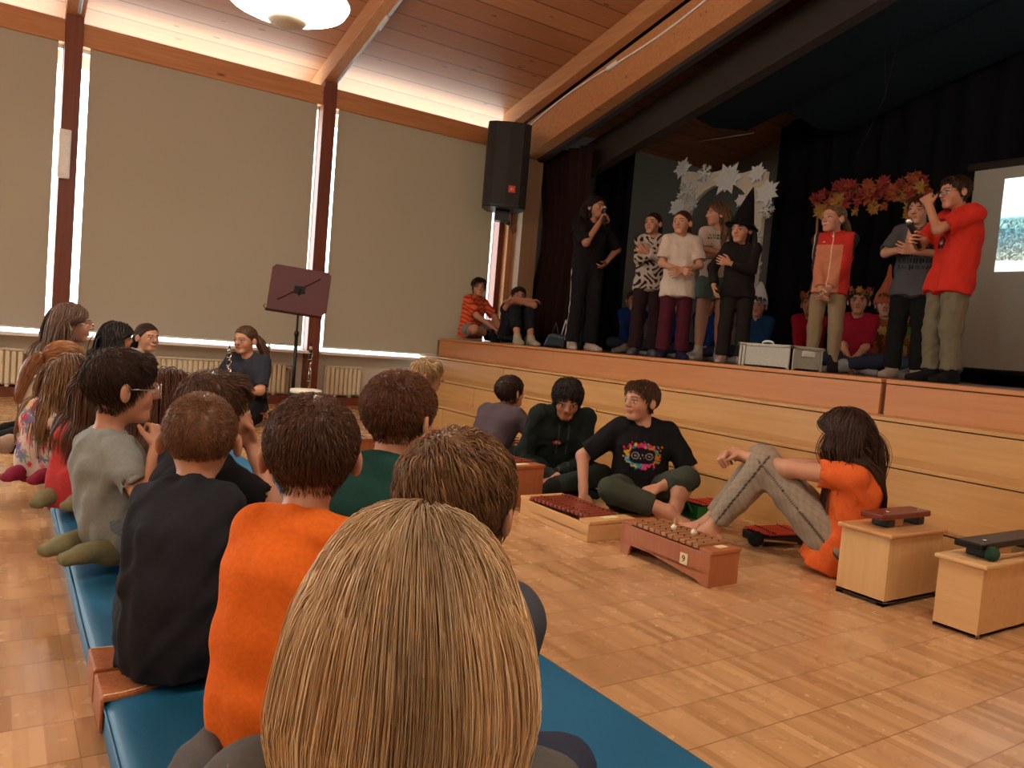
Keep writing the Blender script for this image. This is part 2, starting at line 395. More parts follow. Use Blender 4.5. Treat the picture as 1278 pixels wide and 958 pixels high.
def wrinkle(seed, amp=.004, f=60, aniso=(1, 1, .6)):
    g = np.random.default_rng(seed); n = 7; W = g.normal(size=(n, 3)); W /= np.linalg.norm(W, axis=1, keepdims=True); W *= (f * g.uniform(.45, 1.9, n))[:, None] * np.array(aniso)
    U = g.normal(size=(n, 3)) * f * .3; ph = g.uniform(0, 6, (n, 2))
    def fn(P):
        o = np.zeros(len(P))
        for i in range(n): o += (1 - 2 * np.abs(np.sin(.5 * (P @ W[i] + ph[i, 0] + 1.8 * np.sin(P @ U[i] + ph[i, 1]))))) if i % 2 else np.sin(P @ W[i] + ph[i, 0] + 1.8 * np.sin(P @ U[i] + ph[i, 1]))
        return -amp * np.tanh(o / 2.2)
    return fn

# ------------------------------------------------------------------ skeleton
LEGS = {  # per side (right, left): knee, ankle, foot direction, sole direction; units of a 1.40 m child, from the pelvis
    'stand': (.70, [((.085, .015, -.33), (.09, -.01, -.64), (.25, 1, 0), (0, 0, -1)), ((-.085, .015, -.33), (-.09, -.01, -.64), (-.25, 1, 0), (0, 0, -1))]),
    'cross': (.115, [((.225, .24, .015), (-.06, .25, -.035), (-1, .25, -.0), (0, -.5, -1)), ((-.225, .24, .015), (.06, .345, -.035), (1, .3, -.1), (0, -.5, -1))]),
    'heels': (.19, [((.11, .30, -.125), (.085, -.06, -.135), (-.1, -1, -.25), (0, -.25, 1)), ((-.11, .30, -.125), (-.085, -.06, -.135), (.1, -1, -.25), (0, -.25, 1))]),
    'kneel': (.385, [((.09, .06, -.33), (.09, -.28, -.33), (-.05, -1, -.2), (0, -.25, 1)), ((-.09, .06, -.33), (-.09, -.28, -.33), (.05, -1, -.2), (0, -.25, 1))]),
    'kneesup': (.112, [((.085, .27, .25), (.08, .40, -.05), (.1, 1, 0), (0, 0, -1)), ((-.085, .27, .25), (-.08, .40, -.05), (-.1, 1, 0), (0, 0, -1))]),
}
def ik(S, T, l1, l2, pole):
    S, T = np.asarray(S, float), np.asarray(T, float); d = T - S; L = np.linalg.norm(d); L2 = min(max(L, abs(l1 - l2) + .01), (l1 + l2) * .995)
    u = d / L; T = S + u * L2; a = (l1 * l1 - l2 * l2 + L2 * L2) / (2 * L2); h = math.sqrt(max(l1 * l1 - a * a, 0))
    p = np.asarray(pole, float); p = p - u * (p @ u); return S + u * a + nrm(p) * h, T

def skeleton(sp):
    s = sp['H'] / 1.40; hs = sp.get('head', .2) / .205; tl = sp.get('tl', 1.)
    pz, legs = LEGS[sp['pose']]; legs = [sp.get('legR', legs[0]), sp.get('legL', legs[1])]
    dz0 = pz - sp.get('pz', pz) if sp['pose'] in ('heels', 'cross') else 0; pz = sp.get('pz', pz); legs = [(A3(*l[0]) + A3(0, 0, dz0), A3(*l[1]) + A3(0, 0, dz0), l[2], l[3]) for l in legs]
    P = A3(0, 0, pz * s); lean, bend, side = [math.radians(a) for a in (sp.get('lean', 8), sp.get('bend', 8), sp.get('side', 0))]
    tw = math.radians(sp.get('twist', 0)); w = sp.get('wide', 1.)
    J = dict(s=s, hs=hs, P=P, w=w)
    def fr(p, t): return rotz(t) @ roty(side) @ rotx(-p)
    f0, f1, f2 = fr(lean - bend, 0), fr(lean, tw * .5), fr(lean + bend, tw)
    W = P + f0 @ A3(0, 0, .14) * s * tl; C = W + f1 @ A3(0, 0, .16) * s * tl; U = C + f2 @ A3(0, 0, .125) * s * tl
    J.update(W=W, C=C, U=U, fP=f0, fC=f2, fW=f1)
    hy, hp, hr = [math.radians(a) for a in (sp.get('hy', 0), sp.get('hp', 0), sp.get('hr', 0))]
    Rh = rotz(hy) @ rotx(-hp) @ roty(hr)
    Nk = U + nrm(f2 @ A3(0, -.01, .05) + rotz(hy) @ A3(0, .02 + .05 * math.sin(hp), 0)) * .05 * s * sp.get('neckl', 1)
    Hc = Nk + Rh @ A3(0, .024, .083) * hs
    J.update(N=Nk, Hc=Hc, Rh=Rh)
    for sd, nm in ((1, 'R'), (-1, 'L')):
        Sh = U + f2 @ A3(sd * .128 * w, -.005 + sp.get('shf', 0), -.03 + sp.get('shrug', 0)) * s
        arm = sp.get('arm' + nm, dict(hand=(sd * .2, .1, .05)))
        T = P + A3(*arm['hand']) * s if 'abs' not in arm else A3(*arm['abs'])
        if 'head' in arm: T = Hc + Rh @ A3(*arm['head']) * hs
        E, Wr = ik(Sh, T, .245 * s, .215 * s, arm.get('pole', (sd * .06, -.4, -1)))
        fd = nrm(Wr - E); hd = nrm(A3(*arm['dir'])) if 'dir' in arm else fd
        hd = nrm(hd); n = A3(*arm.get('palm', (-sd, 0, -.2))); n = nrm(n - hd * (n @ hd))
        J[nm] = dict(S=Sh, E=E, W=Wr, hd=hd, n=n, t=nrm(np.cross(hd, n)) * 1., curl=arm.get('curl', .5), sd=sd, fing=arm.get('fing'))
        kn, an, fd, sd_ = legs[0 if sd > 0 else 1]
        Hp = P + f0 @ A3(sd * .072, 0, -.005) * s
        J['leg' + nm] = dict(H=Hp, K=P + A3(*kn) * s, A=P + A3(*an) * s, f=nrm(fd), d=nrm(sd_))
    return J

def torso(F, J, i=0., k=.05, cuts=(), waist=1., chest=1., belly=0):
    s, w = J['s'], J['w']; P, W, C, U = J['P'], J['W'], J['C'], J['U']
    for sd in (1, -1):
        a = P + J['fP'] @ A3(sd * .052 * w, -.008, .0) * s; b = W + J['fW'] @ A3(sd * .04 * w * waist, .0 + belly, 0) * s
        c = C + J['fC'] @ A3(sd * .053 * w * chest, .0, 0) * s; d = U + J['fC'] @ A3(sd * .05 * w, -.008, -.035) * s
        F.cone(a, b, .084 * s + i, .074 * s * waist + i, k * s, cuts=cuts); F.cone(b, c, .074 * s * waist + i, .08 * s + i, k * s, cuts=cuts); F.cone(c, d, .08 * s + i, .05 * s + i, k * s, cuts=cuts)
    for n in 'RL':
        F.cone(U_(J), J[n]['S'], .036 * s + i, .043 * s + i, .03 * s, cuts=cuts)
def U_(J): return J['U'] + J['fC'] @ A3(0, -.004, -.008) * J['s']

def arm_cones(F, J, n, i=0, to=2., k=.02, flare=0., cuts=()):
    a = J[n]; s = J['s']; S, E, W = a['S'], a['E'], a['W']
    if to <= 1:
        e = S + (E - S) * to; u = nrm(E - S); ct = ((e, u),)
        F.cone(S, e + u * .02, .042 * s + i, (.042 - .008 * to) * s + i + flare, k, cuts=tuple(cuts) + ct)
        F.cone(S + u * .04 * s, e + u * .05, (.034) * s + i * .45, (.034) * s + i * .45, .004, 'd', cuts=((e - u * .02, -u),))
    else:
        F.cone(S, E, .042 * s + i, .034 * s + i, k, cuts=cuts)
        t = to - 1; e = E + (W - E) * t; u = nrm(W - E); ct = ((e, u),) if i else ()
        F.cone(E, e + (u * .015 if i else 0), .034 * s + i, (.034 - .012 * t) * s + i + flare, k, cuts=tuple(cuts) + ct)

def hand(F, J, n):
    a = J[n]; s = J['s']; W, d, nn = a['W'], a['hd'], a['n']; sd = a['sd']
    t = np.cross(d, nn) * sd   # towards the thumb for palm facing nn
    L = .155 * s; k = .006
    cu = a['curl']; fing = a['fing'] or [cu] * 4
    for q, (off, ln, rr) in enumerate(((.5, .95, 1), (.17, 1.05, 1.05), (-.17, .98, 1), (-.48, .78, .88))):
        kn = W + (d * .52 * (1 - .04 * abs(off) * 2) + t * off * .42) * L
        F.cone(W + t * off * .2 * L + d * .02, kn, .0125 * s, .0105 * s, .008)
        c1 = fing[q] * 1.25; d1 = d * math.cos(c1) + nn * math.sin(c1); m = kn + d1 * .235 * L * ln + t * off * .06 * L
        c2 = fing[q] * 2.7; d2 = d * math.cos(c2) + nn * math.sin(c2); e = m + d2 * .225 * L * ln
        F.cone(kn, m, .0092 * s * rr, .0082 * s * rr, k); F.cone(m, e, .0082 * s * rr, .0068 * s * rr, .003)
    b0 = W + d * .12 * L + t * .17 * L; b1 = b0 + (t * .7 + d * .75 + nn * .35) * .28 * L; b2 = b1 + (d * .9 + t * .15 + nn * (.3 + .5 * cu)) * .22 * L
    F.cone(b0, b1, .0125 * s, .0098 * s, k); F.cone(b1, b2, .0095 * s, .0075 * s, .003)
    F.cone(a['E'] + (W - a['E']) * .8, W + d * .02, .023 * s, .017 * s, .015)

def leg_cones(F, J, n, i=0, to=2., k=.025, flare=0., frm=0.):
    g = J['leg' + n]; s = J['s']; H, K, A = g['H'], g['K'], g['A']
    r0, r1, r2 = .074 * s, .052 * s, .032 * s
    if to <= 1:
        e = H + (K - H) * to; u = nrm(K - H); F.cone(H, e + u * .03, r0 + i, r0 + (r1 - r0) * to + i + flare, k, cuts=((e, u),))
        F.cone(H + u * .1, e + u * .06, r0 * .9, r0 + (r1 - r0) * to + .003, .003, 'd', cuts=((e - u * .02, -u),))
    else:
        F.cone(H, K, r0 + i, r1 + i, k)
        t = to - 1; e = K + (A - K) * t; u = nrm(A - K); ct = ((e, u),) if i else ()
        ra = r2 if t > .85 else r1 + (r2 - r1) * t
        F.cone(K, e + (u * .02 if i else 0), r1 + i, ra + i + flare, k, cuts=ct)
        if not i or not flare:   # calf
            b = nrm(np.cross(np.cross(u, H - K), u)) if np.linalg.norm(np.cross(u, H - K)) > 1e-4 else A3(0, -1, 0)
            if t > .6: F.cone(K + (A - K) * .15 + b * .012 * s, K + (A - K) * .55 + b * .008 * s, .042 * s + i * .9, .034 * s + i * .9, .03)
def foot(F, J, n, i=0, up=0., L=1.):
    g = J['leg' + n]; s = J['s']; A, f, d = g['A'], g['f'], g['d']; f = nrm(f - d * (f @ d)); sd = np.cross(f, d)
    he = A + d * .032 * s - f * .032 * s; ba = A + d * .038 * s + f * .085 * s; to = A + d * .042 * s + f * .145 * s * L
    F.cone(A, he, .031 * s + i, .029 * s + i, .02); F.cone(A, ba, .031 * s + i, .023 * s + i, .02)
    for q in (.014, -.014): F.cone(he, ba + sd * q * s, .026 * s + i, .023 * s + i, .015); F.cone(ba + sd * q * s, to + sd * q * .9 * s, .022 * s + i, .016 * s + i, .012)
    if up: F.cone(A, A + (g['K'] - A) * up, .031 * s + i, (.032 + .01 * up) * s + i, .015, cuts=((A + (g['K'] - A) * up, nrm(g['K'] - A)),))

def head_prims(F, J):
    h = J['hs']; R = J['Rh']; c = J['Hc']; W = lambda *p: c + R @ (A3(*p) * h)
    F.ell(W(0, -.010, .026), R, A3(.0745, .09, .0765) * h, .02); F.ell(W(0, .024, -.034), R, A3(.053, .056, .066) * h, .03)
    F.cone(W(-.016, .056, -.084), W(.016, .056, -.084), .017 * h, k=.022); 
    for q in (1, -1):
        F.ell(W(q * .034, .049, -.03), R, A3(.020, .022, .022) * h, .02)
        F.cone(W(q * .012, .079, .017), W(q * .042, .062, .016), .0105 * h, .008 * h, .014)
        F.cone(W(q * .03, .094, -.004), W(q * .033, .09, -.004), .012 * h, k=.014, op='d'); F.ell(W(q * .0305, .071, -.004), R, A3(.0125, .0125, .0125) * h, .002)
        ear = R @ rotz(q * .55); F.ell(W(q * .080, -.008, -.010), ear, A3(.0075, .0175, .027) * h, .010); F.ell(W(q * .0865, .000, -.008), ear, A3(.006, .009, .016) * h, .004, 'd')
    F.cone(W(0, .08, .008), W(0, .096, -.022), .0075 * h, .0115 * h, .012)
    for q in (1, -1): F.ell(W(q * .0105, .087, -.026), R, A3(.0075, .009, .007) * h, .006)
    F.cone(W(-.014, .077, -.0475), W(.014, .077, -.0475), .0062 * h, k=.008); F.cone(W(-.011, .0765, -.0565), W(.011, .0765, -.0565), .0068 * h, k=.006)
    F.cone(W(-.017, .087, -.0522), W(.017, .087, -.0522), .002 * h, k=.003, op='d')
def head_local(J, V): return ((V - J['Hc']) @ J['Rh']) / J['hs']
def hairline(p, nape=-.055, front=.0):
    g1 = (p[:, 1] - (.076 + front)) * .738 - (p[:, 2] - .06) * .675
    return np.maximum(g1, -(p[:, 2] - nape))

def paint_body(J, V, skin, hairc, lip=(.42, .12, .10), brow=None, mouth=None):
    C = np.tile(np.array(skin, float), (len(V), 1)); p = head_local(J, V); x, y, z = np.abs(p[:, 0]), p[:, 1], p[:, 2]; hd = np.linalg.norm(p, axis=1) < .14
    fz = hd & (y > .045)
    ck = np.exp(-(((x - .036) / .018) ** 2 + ((z + .032) / .016) ** 2)) * fz; C = C * (1 - .25 * ck[:, None] * np.array([0.1, 1, .9]))
    m = fz & (((x - .0305) / .0135) ** 2 + ((z + .004) / .0062) ** 2 < 1); C[m] = (.55, .5, .46)
    m2 = fz & (((x - .0305) / .006) ** 2 + ((z + .004) / .0062) ** 2 < 1); C[m2] = (.035, .02, .012)
    m3 = fz & (((x - .0305) / .0155) ** 2 + ((z + .0005) / .0085) ** 2 < 1) & ~m & (z > .0005); C[m3] = np.array(hairc) * .35 + .01
    b = fz & (x > .012) & (x < .047) & (np.abs(z - (.0225 - ((x - .03) / .02) ** 2 * .004)) < .0033); C[b] = np.array(brow or hairc) * .6
    l = fz & ((x / .021) ** 2 + ((z + .052) / .0095) ** 2 < 1); C[l] = lip
    if mouth == 'smile':
        q = fz & (np.abs(z + .050 - (x / .026) ** 2 * .011) < .0036) & (x < .026); C[q] = (.7, .62, .55)
    if mouth == 'open':
        q = fz & ((x / .013) ** 2 + ((z + .053) / .0055) ** 2 < 1); C[q] = (.06, .012, .012)
    n = fz & (np.abs(x - .009) < .0035) & (np.abs(z + .0335) < .0025); C[n] = np.array(skin) * .35
    return C

# ------------------------------------------------------------------ hair
def strands(P, Dr, step, nstep, obst, off, w0, grav, stiff, col, flow=None, jit=.05, g=None, taper=.35, clump=0., nclump=0, root=.8, hug=0., cv=.15):
    """march N roots; returns tube arrays"""
    n = len(P); pos = P.copy(); d = Dr.copy(); path = [pos.copy()]
    for k in range(nstep - 1):
        nd = d * stiff + g.normal(size=(n, 3)) * jit
        if flow is not None: nd += flow(pos, k / nstep)
        nd[:, 2] -= grav; nd /= np.maximum(np.linalg.norm(nd, axis=1, keepdims=True), 1e-9)
        stp = step if np.isscalar(step) else step[:, None]
        pos = pos + nd * stp
        f = obst.pts(pos); lo = f < off
        if hug:
            gr = obst.grad(pos); tgt = off * min(1, 2.5 * (k + 1) / nstep); pos -= gr * ((f - tgt) * hug)[:, None]
        elif lo.any():
            gr = obst.grad(pos[lo]); pos[lo] += gr * (off[lo] - f[lo])[:, None]
        d = pos - path[-1]; d /= np.maximum(np.linalg.norm(d, axis=1, keepdims=True), 1e-9); path.append(pos.copy())
    path = np.stack(path, 1)
    if clump and nclump and n > nclump:
        ci = g.choice(n, nclump, replace=False); near = np.empty(n, int)
        for a in range(0, n, 2000): near[a:a + 2000] = ((P[a:a + 2000, None] - P[ci][None]) ** 2).sum(2).argmin(1)
        t = np.linspace(0, 1, nstep)[None, :, None] ** 1.2; path = path + (path[ci][near] - path) * t * clump * g.uniform(.6, 1, (n, 1, 1))
        col = col * g.uniform(1 - cv, 1 + cv, nclump)[near][:, None]
    return tubes(path, w0, col, g, taper, root)
def tubes(path, w0, col, g, taper=.35, root=.8):
    n, m, _ = path.shape
    T = np.empty_like(path); T[:, 1:-1] = path[:, 2:] - path[:, :-2]; T[:, 0] = path[:, 1] - path[:, 0]; T[:, -1] = path[:, -1] - path[:, -2]
    T /= np.maximum(np.linalg.norm(T, axis=2, keepdims=True), 1e-9)
    rnd = g.normal(size=(n, 1, 3)); A = np.cross(T, np.broadcast_to(rnd, T.shape)); A /= np.maximum(np.linalg.norm(A, axis=2, keepdims=True), 1e-9); B = np.cross(T, A)
    t = np.linspace(0, 1, m)[None, :, None]; w = (np.asarray(w0).reshape(-1, 1, 1) if not np.isscalar(w0) else w0) * (1 - (1 - taper) * t)
    V = np.stack([path + (A * math.cos(a) + B * math.sin(a)) * w for a in (0, 2.094, 4.189)], 2)
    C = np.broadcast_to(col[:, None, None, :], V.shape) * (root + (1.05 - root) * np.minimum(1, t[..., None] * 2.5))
    base = (np.arange(n)[:, None, None] * m + np.arange(m - 1)[None, :, None]) * 3; r = np.arange(3)[None, None, :]; r2 = (r + 1) % 3
    Q = np.stack([base + r, base + r2, base + 3 + r2, base + 3 + r], -1).reshape(-1, 4)
    return V.reshape(-1, 3), Q, C.reshape(-1, 3)
def scalp(J, n, g, nape, front):
    R, c, h = J['Rh'], J['Hc'], J['hs']; v = g.normal(size=(n * 5, 3)); v /= np.linalg.norm(v, axis=1, keepdims=True)
    p = v * np.array([.0755, .091, .0775]) + np.array([0, -.010, .026]); ok = hairline(p, nape, front) < 0; p = p[ok][:n]
    nn = (p - np.array([0, -.010, .026])) / np.array([.0755, .091, .0775]) ** 2; nn /= np.linalg.norm(nn, axis=1, keepdims=True)
    return p, nn
def build_hair(root, J, hr, seed, q):
    g = np.random.default_rng(seed); h = J['hs']; R, c = J['Rh'], J['Hc']; W = lambda *p: c + R @ (A3(*p) * h)
    st = hr.get('style', 'short'); col = np.array(hr['col'], float); col2 = np.array(hr.get('col2', col * 1.7), float)
    th = hr.get('th', {'crop': .003, 'short': .008, 'long': .008, 'tail': .005, 'bob': .009}[st]); n = hr.get('n', 900); wd = hr.get('w', .0022)
    nape = hr.get('nape', {'crop': -.052, 'short': -.056, 'long': -.075, 'tail': -.06, 'bob': -.07}[st]); front = hr.get('front', .0)
    F = Field(); cut = ((W(0, .076 + front, .06), R @ A3(0, .738, -.675)), (W(0, 0, nape), R @ A3(0, 0, -1)))
    F.ell(W(0, -.010, .026), R, (A3(.0755, .092, .078) + th * .45) * h, .01, cuts=cut)
    obst = Field(); obst.ell(W(0, -.010, .026), R, A3(.0755, .092, .078) * h, .01); obst.ell(W(0, .024, -.034), R, A3(.057, .058, .066) * h, .02); obst.cone(J['N'], J['U'], .045 * J['s'], .05 * J['s'], .02)
    if st in ('long', 'tail', 'bob'): torso(obst, J, hr.get('ob', .016))
    down = A3(0, 0, -1.); ln = hr.get('len', .3); mass = None
    if st in ('long', 'bob'):
        back = J['fC'] @ A3(0, -1, 0); cb = .05 * h
        L0 = W(0, -.055, -.005); L1 = W(0, -.06, -.075) + down * .0; 
        zb = ln
        for sx in (-.042, -.014, .014, .042):
            a = W(sx, -.045 - .02 * (abs(sx) < .02), .01); b = W(sx * 1.05, -.058, -.085)
            F.cone(a, b, .040 * h, .030 * h, .02)
            if st == 'long':
                m_ = J['U'] + J['fC'] @ A3(sx * 1.25, -.085, -.03) * J['s']; F.cone(b, m_, .030 * h, .018, .02)
                e = m_ + J['fC'] @ A3(sx * .35, -.012, -1) * (ln - .12) * .8; F.cone(m_, e, .018, .008, .02)
        for sd in (1, -1):
            F.cone(W(sd * .058, -.01, .03), W(sd * .064, -.02, -.085 if hr.get('sides', 1) else -.03), .022 * h, .013 * h, .015)
    if st == 'tail':
        tr = W(*hr.get('tail', (0, -.098, .02))); td = J['Rh'] @ nrm(A3(*hr.get('taildir', (0, -.7, -.3)))); tp = [tr]; dd = td
        for k in range(8): dd = nrm(dd + down * .38); tp.append(tp[-1] + dd * ln / 8)
        tp = np.array(tp); 
        for _ in range(3):
            f = obst.pts(tp); lo = f < .022; 
            if lo.any(): tp[lo] += obst.grad(tp[lo]) * (.022 - f[lo])[:, None]
        rr = [.011, .019, .022, .022, .021, .019, .016, .012, .005]
        for k in range(8): F.cone(tp[k], tp[k + 1], rr[k] * h * hr.get('fat', 1), rr[k + 1] * h * hr.get('fat', 1), .01)
    V, Q = F.mesh(q, disp=wrinkle(seed, .0022, 120, (1, 1, .25)))
    tone = .5 + .5 * np.sin(V @ A3(190, 170, 30) + 3 * np.sin(V @ A3(40, -60, 20)))
    C = col[None] * (.62 + .3 * tone[:, None]); parts = [(V, Q, C)]
    p, nn = scalp(J, n, g, nape + .004, front - .004); m = len(p)
    P = c + (p * h) @ R.T; Nn = nn @ R.T
    mixv = g.uniform(0, 1, m) ** 2.2 * hr.get('hl', .7); cc = (col * (1 - mixv[:, None]) + col2 * mixv[:, None]) * g.uniform(.6, 1.25, m)[:, None]
    if hr.get('band'):
        q_ = np.exp(-((p[:, 0] - .008) / .03) ** 2) * (p[:, 1] < .03); cc0 = hr['band']
    wv = wd * g.uniform(.7, 1.4, m); crown = hr.get('crown', (0.012, -.05, .1))
    fl = p - np.array(crown); fl -= nn * (fl * nn).sum(1, keepdims=True); fl /= np.maximum(np.linalg.norm(fl, axis=1, keepdims=True), 1e-6)
    sw = np.cross(nn, fl) * hr.get('swirl', .35); fl = fl + sw
    fl = fl + g.normal(size=fl.shape) * (.25 if st in ('long', 'bob') else 1.5) * np.exp(-(((p - np.array(crown)) ** 2).sum(1, keepdims=True)) / .032 ** 2)
    hug = 0.; vr = hr.get('var', .2); cc = (col * (1 - mixv[:, None]) + col2 * mixv[:, None]) * g.uniform(1 - vr, 1 + vr * .8, m)[:, None]
    if hr.get('band'): cc = cc * (1 - q_[:, None] * cc0)
    if st == 'crop':
        hug = .6
        L = hr.get('len', .014); d = nn * .3 + fl * .8; ns = 4; grav = .05; off = g.uniform(.001, .005, m); jit = .05; stiff = 1.
    elif st == 'short':
        hug = hr.get('hug', .5)
        L = hr.get('len', .05); d = nn * hr.get('lift', .1) + fl; ns = 8; grav = .12; off = g.uniform(.002, th + .002, m); jit = hr.get('jit', .1) * .3; stiff = 1.
    elif st == 'tail':
        tv = np.array(hr.get('tail', (0, -.098, .02))) - p; tv -= nn * (tv * nn).sum(1, keepdims=True); d = tv / np.maximum(np.linalg.norm(tv, axis=1, keepdims=True), .02); dist = np.linalg.norm(np.array(hr.get('tail', (0, -.098, .02))) - p, axis=1)
        L = np.minimum(dist * .98, .16); ns = 10; grav = 0; off = g.uniform(.001, th + .002, m); jit = .01; stiff = 1.; hug = .8
    else:
        sx = np.sign(p[:, 0] + hr.get('part', 0) + g.normal(size=m) * .006)[:, None]; sidev = np.concatenate([sx, -.35 - .8 * (p[:, 1:2] > .01), np.full((m, 1), -.2)], 1)
        sidev = sidev - nn * (sidev * nn).sum(1, keepdims=True); d = nrm_rows(sidev) + nn * .25; L = ln + .12; ns = hr.get('ns', 20); grav = .55; jit = hr.get('jit', .012); stiff = 1.; off = g.uniform(.002, th + .004, m)
        if hr.get('radial'): d = fl + nn * .12
    Dw = nrm_rows(d) @ R.T
    if st in ('long', 'bob'):
        for pr in F.p[1:]: obst.p.append(pr)
        def flow(X, t):
            l = ((X - c) @ R) / h; k_ = ((l[:, 1] > -.015) & (l[:, 2] < .05) & (l[:, 2] > -.2) & (np.abs(l[:, 0]) < .12))[:, None]
            o_ = np.where(k_, (R @ A3(0, -1.5, 0))[None], 0)
            if hr.get('gather'):
                bc = J['U'] + J['fC'] @ A3(0, -.085, 0) * J['s']; v_ = (bc - X) * A3(1, 1, 0); o_ = o_ + np.where((X[:, 2] < c[2] - .05 * h)[:, None], v_ * hr['gather'] * 10, 0)
            return o_
        if hr.get('wave'):
            f0 = flow; wv_ = hr['wave']; ph = g.uniform(0, 1.5, m)
            flow = lambda X, t: (0 if f0 is None else f0(X, t)) + wv_ * np.stack([np.sin(t * 16 + ph), np.cos(t * 15 + ph), 0 * ph], 1)
    elif st == 'tail': flow = lambda X, t: nrm_rows(tr[None] - X) * .8
    else: flow = None
    if hr.get('tuck'):
        f1 = flow; tb = J['fC'] @ A3(0, -1, 0) * hr['tuck']; flow = lambda X, t: (0 if f1 is None else f1(X, t)) + np.where((X[:, 2] < J['Hc'][2] - .04)[:, None], tb[None], 0)
    lens = (np.asarray(L) * np.ones(m)) * g.uniform(.75, 1.1, m) * h
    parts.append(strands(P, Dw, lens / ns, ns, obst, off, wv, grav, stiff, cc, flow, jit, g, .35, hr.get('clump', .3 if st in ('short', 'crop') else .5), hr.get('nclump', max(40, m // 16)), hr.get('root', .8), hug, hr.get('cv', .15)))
    if st == 'tail':
        nt = n // 3; t = g.uniform(0, 1, (nt, 1)); ang = g.uniform(0, 2 * PI, nt); a1 = nrm(np.cross(td, A3(.3, .2, .9))); a2 = nrm(np.cross(td, a1)); rad = g.uniform(.6, 1.15, nt)
        rrr = np.array(rr) * h * hr.get('fat', 1); path = tp[None] + (rrr[None, :, None] * rad[:, None, None]) * (np.cos(ang)[:, None, None] * a1 + np.sin(ang)[:, None, None] * a2) + np.cumsum(g.normal(size=(nt, 9, 3)) * .002, 1)
        mv = g.uniform(0, 1, nt) ** 2 * .7; parts.append(tubes(path, wd, (col * (1 - mv[:, None]) + col2 * mv[:, None]) * g.uniform(.6, 1.2, nt)[:, None], g))
    if hr.get('bangs'):
        nb = hr['bangs']; x = g.uniform(-.06, .06, nb); pb = np.stack([x, .06 - x * x * 6 + g.uniform(-.03, 0, nb), np.full(nb, .085) - x * x * 6], 1); 
        db = np.stack([x * 2 + hr.get('sweep', .0), np.full(nb, 1.), np.full(nb, -.1)], 1); mv = g.uniform(0, 1, nb) ** 2 * .7
        parts.append(strands(c + (pb * h) @ R.T, nrm_rows(db) @ R.T, np.full(nb, hr.get('blen', .06) / 8 * h) * g.uniform(.7, 1.1, nb), 8, obst, g.uniform(.004, .009, nb), wd * g.uniform(.8, 1.5, nb), .22, 1., (col * (1 - mv[:, None]) + col2 * mv[:, None]) * g.uniform(.6, 1.2, nb)[:, None], None, .03, g, .35, .6, max(8, nb // 14)))
    o = 0; VV = []; QQ = []; CC = []
    for v, qf, cl in parts: VV.append(v); QQ.append(qf + o); CC.append(cl); o += len(v)
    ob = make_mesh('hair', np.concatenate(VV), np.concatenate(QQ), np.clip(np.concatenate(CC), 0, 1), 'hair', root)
    if st == 'tail' and hr.get('tie'):
        mb = MB(); mb.lathe([(.012 * h, -.006), (.016 * h, 0), (.012 * h, .006)], tr + td * .006, 14, td); mb.build('hair_tie', plain('tie', hr['tie'], .7), root, smooth=True)
    return ob
def nrm_rows(a): return a / np.maximum(np.linalg.norm(a, axis=1, keepdims=True), 1e-9)

